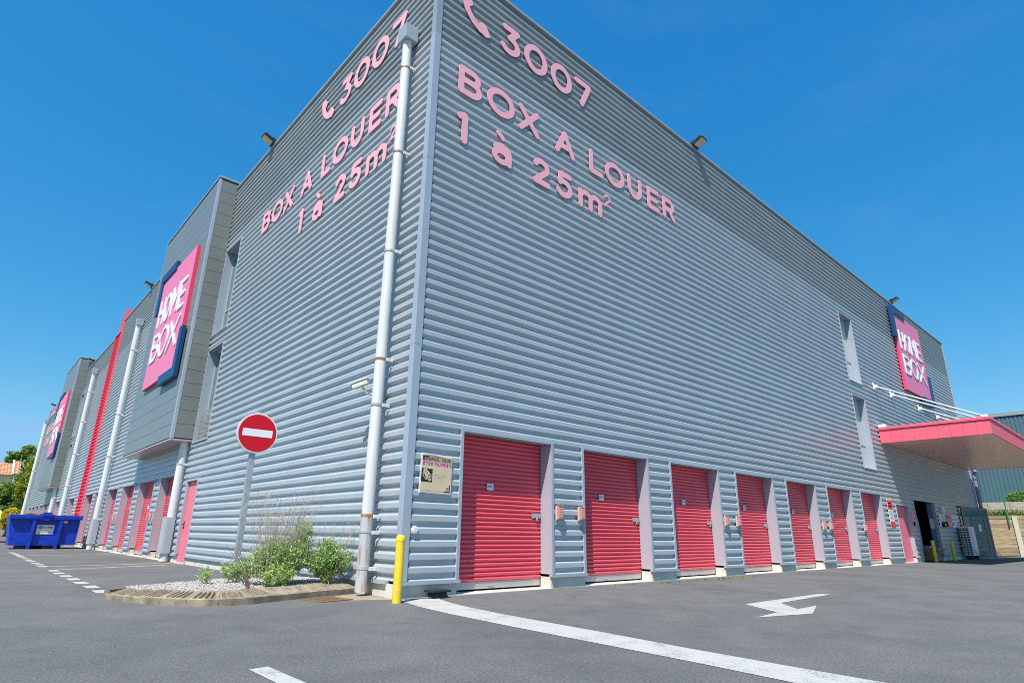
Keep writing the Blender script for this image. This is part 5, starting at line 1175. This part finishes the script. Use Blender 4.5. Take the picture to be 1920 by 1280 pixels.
tree('olive green tree in front of the dark tree by the building end', (.6, 80, 0), [((.5, 80, 7.2), (.85, 1.2, 1.6), .45), ((.2, 80, 5.2), (1.1, 1.2, 1.6), .55)], 4200, .24, LEAF_Y, 3.4)
tree('light green tree standing behind the tiled roof', (1.6, 152, 0), [((1.2, 152, 14.6), (1.1, 1.2, 1.5), .35), ((3.6, 152, 15.4), (1.5, 1.4, 1.8), .45), ((2.2, 152, 13.0), (2.4, 1.6, 1.4), .2)], 5000, .38, LEAF_G, 11)
tree('broad mid green bush below the tiled roof at the left edge', (-2.3, 84, 0), [((-1.5, 84, 4.6), (1.3, 1.4, 1.3), .4), ((-3.2, 84, 3.9), (1.7, 1.4, 1.4), .35), ((-.5, 84, 3.8), (1.0, 1.2, 1.6), .25)], 7000, .24, LEAF_G, 1.6, 'bush', 'bush')
tree('bright green bush left of the house and over the skip', (-3.6, 80, 0), [((-3.4, 80, 3.3), (1.5, 1.2, 1.4), 1.)], 3200, .22, LEAF_L, 1.2, 'bush', 'bush')
tree('dark hedge bush low against the far building corner', (.2, 81, 0), [((.1, 81, 2.6), (1.1, 1.0, 1.3), .6), ((-1.2, 82, 2.4), (1.2, 1.0, 1.2), .4)], 3600, .22, LEAF_D, 1.0, 'bush', 'bush')
tree('yellow flowering broom bush behind the blue skip', (-1.0, 74, 0), [((-1.0, 74, 2.0), (.75, .8, .85), .6), ((-1.5, 74, 1.5), (.8, .8, .8), .4)], 3200, .16, LEAF_B, .8, 'bush', 'bush')
tree('olive bush right of the yellow broom by the building end', (.1, 75, 0), [((.05, 75, 1.7), (.6, .6, 1.1), 1.)], 1500, .17, LEAF_Y, .7, 'bush', 'bush')
gw_ = thing('garden_wall', 'low grey garden wall behind the yellow broom bush', 'wall', (-5, 79, 0)); m_ = MB(); m_.box(-14, 1.2, 78.8, 79.0, 0, 1.7); link('wall', m_.mesh('wall', BLOCK), gw_); m_ = MB(); m_.box(-14, 1.2, 78.76, 79.04, 1.701, 1.78); link('cap', m_.mesh('cap', CONC), gw_)
fp = thing('fence_post', 'thin green fence post by the yellow broom bush', 'fence post', (0, 76.5, 0)); m_ = MB(); m_.box(-.18, -.12, 76.5, 76.56, 0, 3.7); m_.hexa([(-.18, 76.5, 3.7), (-.12, 76.5, 3.7), (-.12, 76.56, 3.7), (-.18, 76.56, 3.7), (.02, 76.3, 4.1), (.06, 76.3, 4.1), (.06, 76.36, 4.1), (.02, 76.36, 4.1)]); link('post', m_.mesh('post', FENCEG), fp)
hs = thing('house', 'cream house with terracotta tiled roofs beyond the trees on the left', 'house', (-2, 132, 0))
m_ = MB(); m_.box(-9, .9, 128, 138, 0, 9.6); m_.box(.95, 4.0, 126.5, 138, 0, 9.6); link('wall', m_.mesh('wall', RENDER), hs)
def tiled(xa, xb, ya, yb, ze, zr):
    m_ = MB(); ym = (ya+yb)/2; n = 9; cols = max(2, int((xb-xa)/.42)); cw = (xb-xa)/cols
    for i in range(n):
        for (e0, e1) in ((ya, ym),):
            t0, t1 = i/n, (i+1)/n; y_0, y_1 = e0+(e1-e0)*t0, e0+(e1-e0)*t1; z_0, z_1 = ze+(zr-ze)*t0, ze+(zr-ze)*t1
            for k in range(cols):
                xx = xa+k*cw
                m_.poly([(xx, y_0, z_0+.05), (xx+cw*.5, y_0, z_0+.14), (xx+cw*.5, y_1, z_1+.10), (xx, y_1, z_1+.01)]); m_.poly([(xx+cw*.5, y_0, z_0+.14), (xx+cw, y_0, z_0+.05), (xx+cw, y_1, z_1+.01), (xx+cw*.5, y_1, z_1+.10)])
    m_.poly([(xa, ym, zr), (xb, ym, zr), (xb, yb, ze), (xa, yb, ze)]); return m_
rf = link('roof', tiled(-9.5, .95, 127.4, 139, 9.5, 11.9).mesh('roof', TILE), hs); rf2 = link('roof', tiled(.7, 4.3, 126.0, 139, 9.55, 12.3).mesh('roof', TILE), hs)
m_ = MB(); m_.hexa([(.55, 125.9, 9.6), (.8, 125.9, 9.6), (.8, 132.5, 12.35), (.55, 132.5, 12.35), (.55, 125.9, 9.8), (.8, 125.9, 9.8), (.8, 132.5, 12.55), (.55, 132.5, 12.55)]); link('gable_edge', m_.mesh('gable_edge', CONC), rf2)
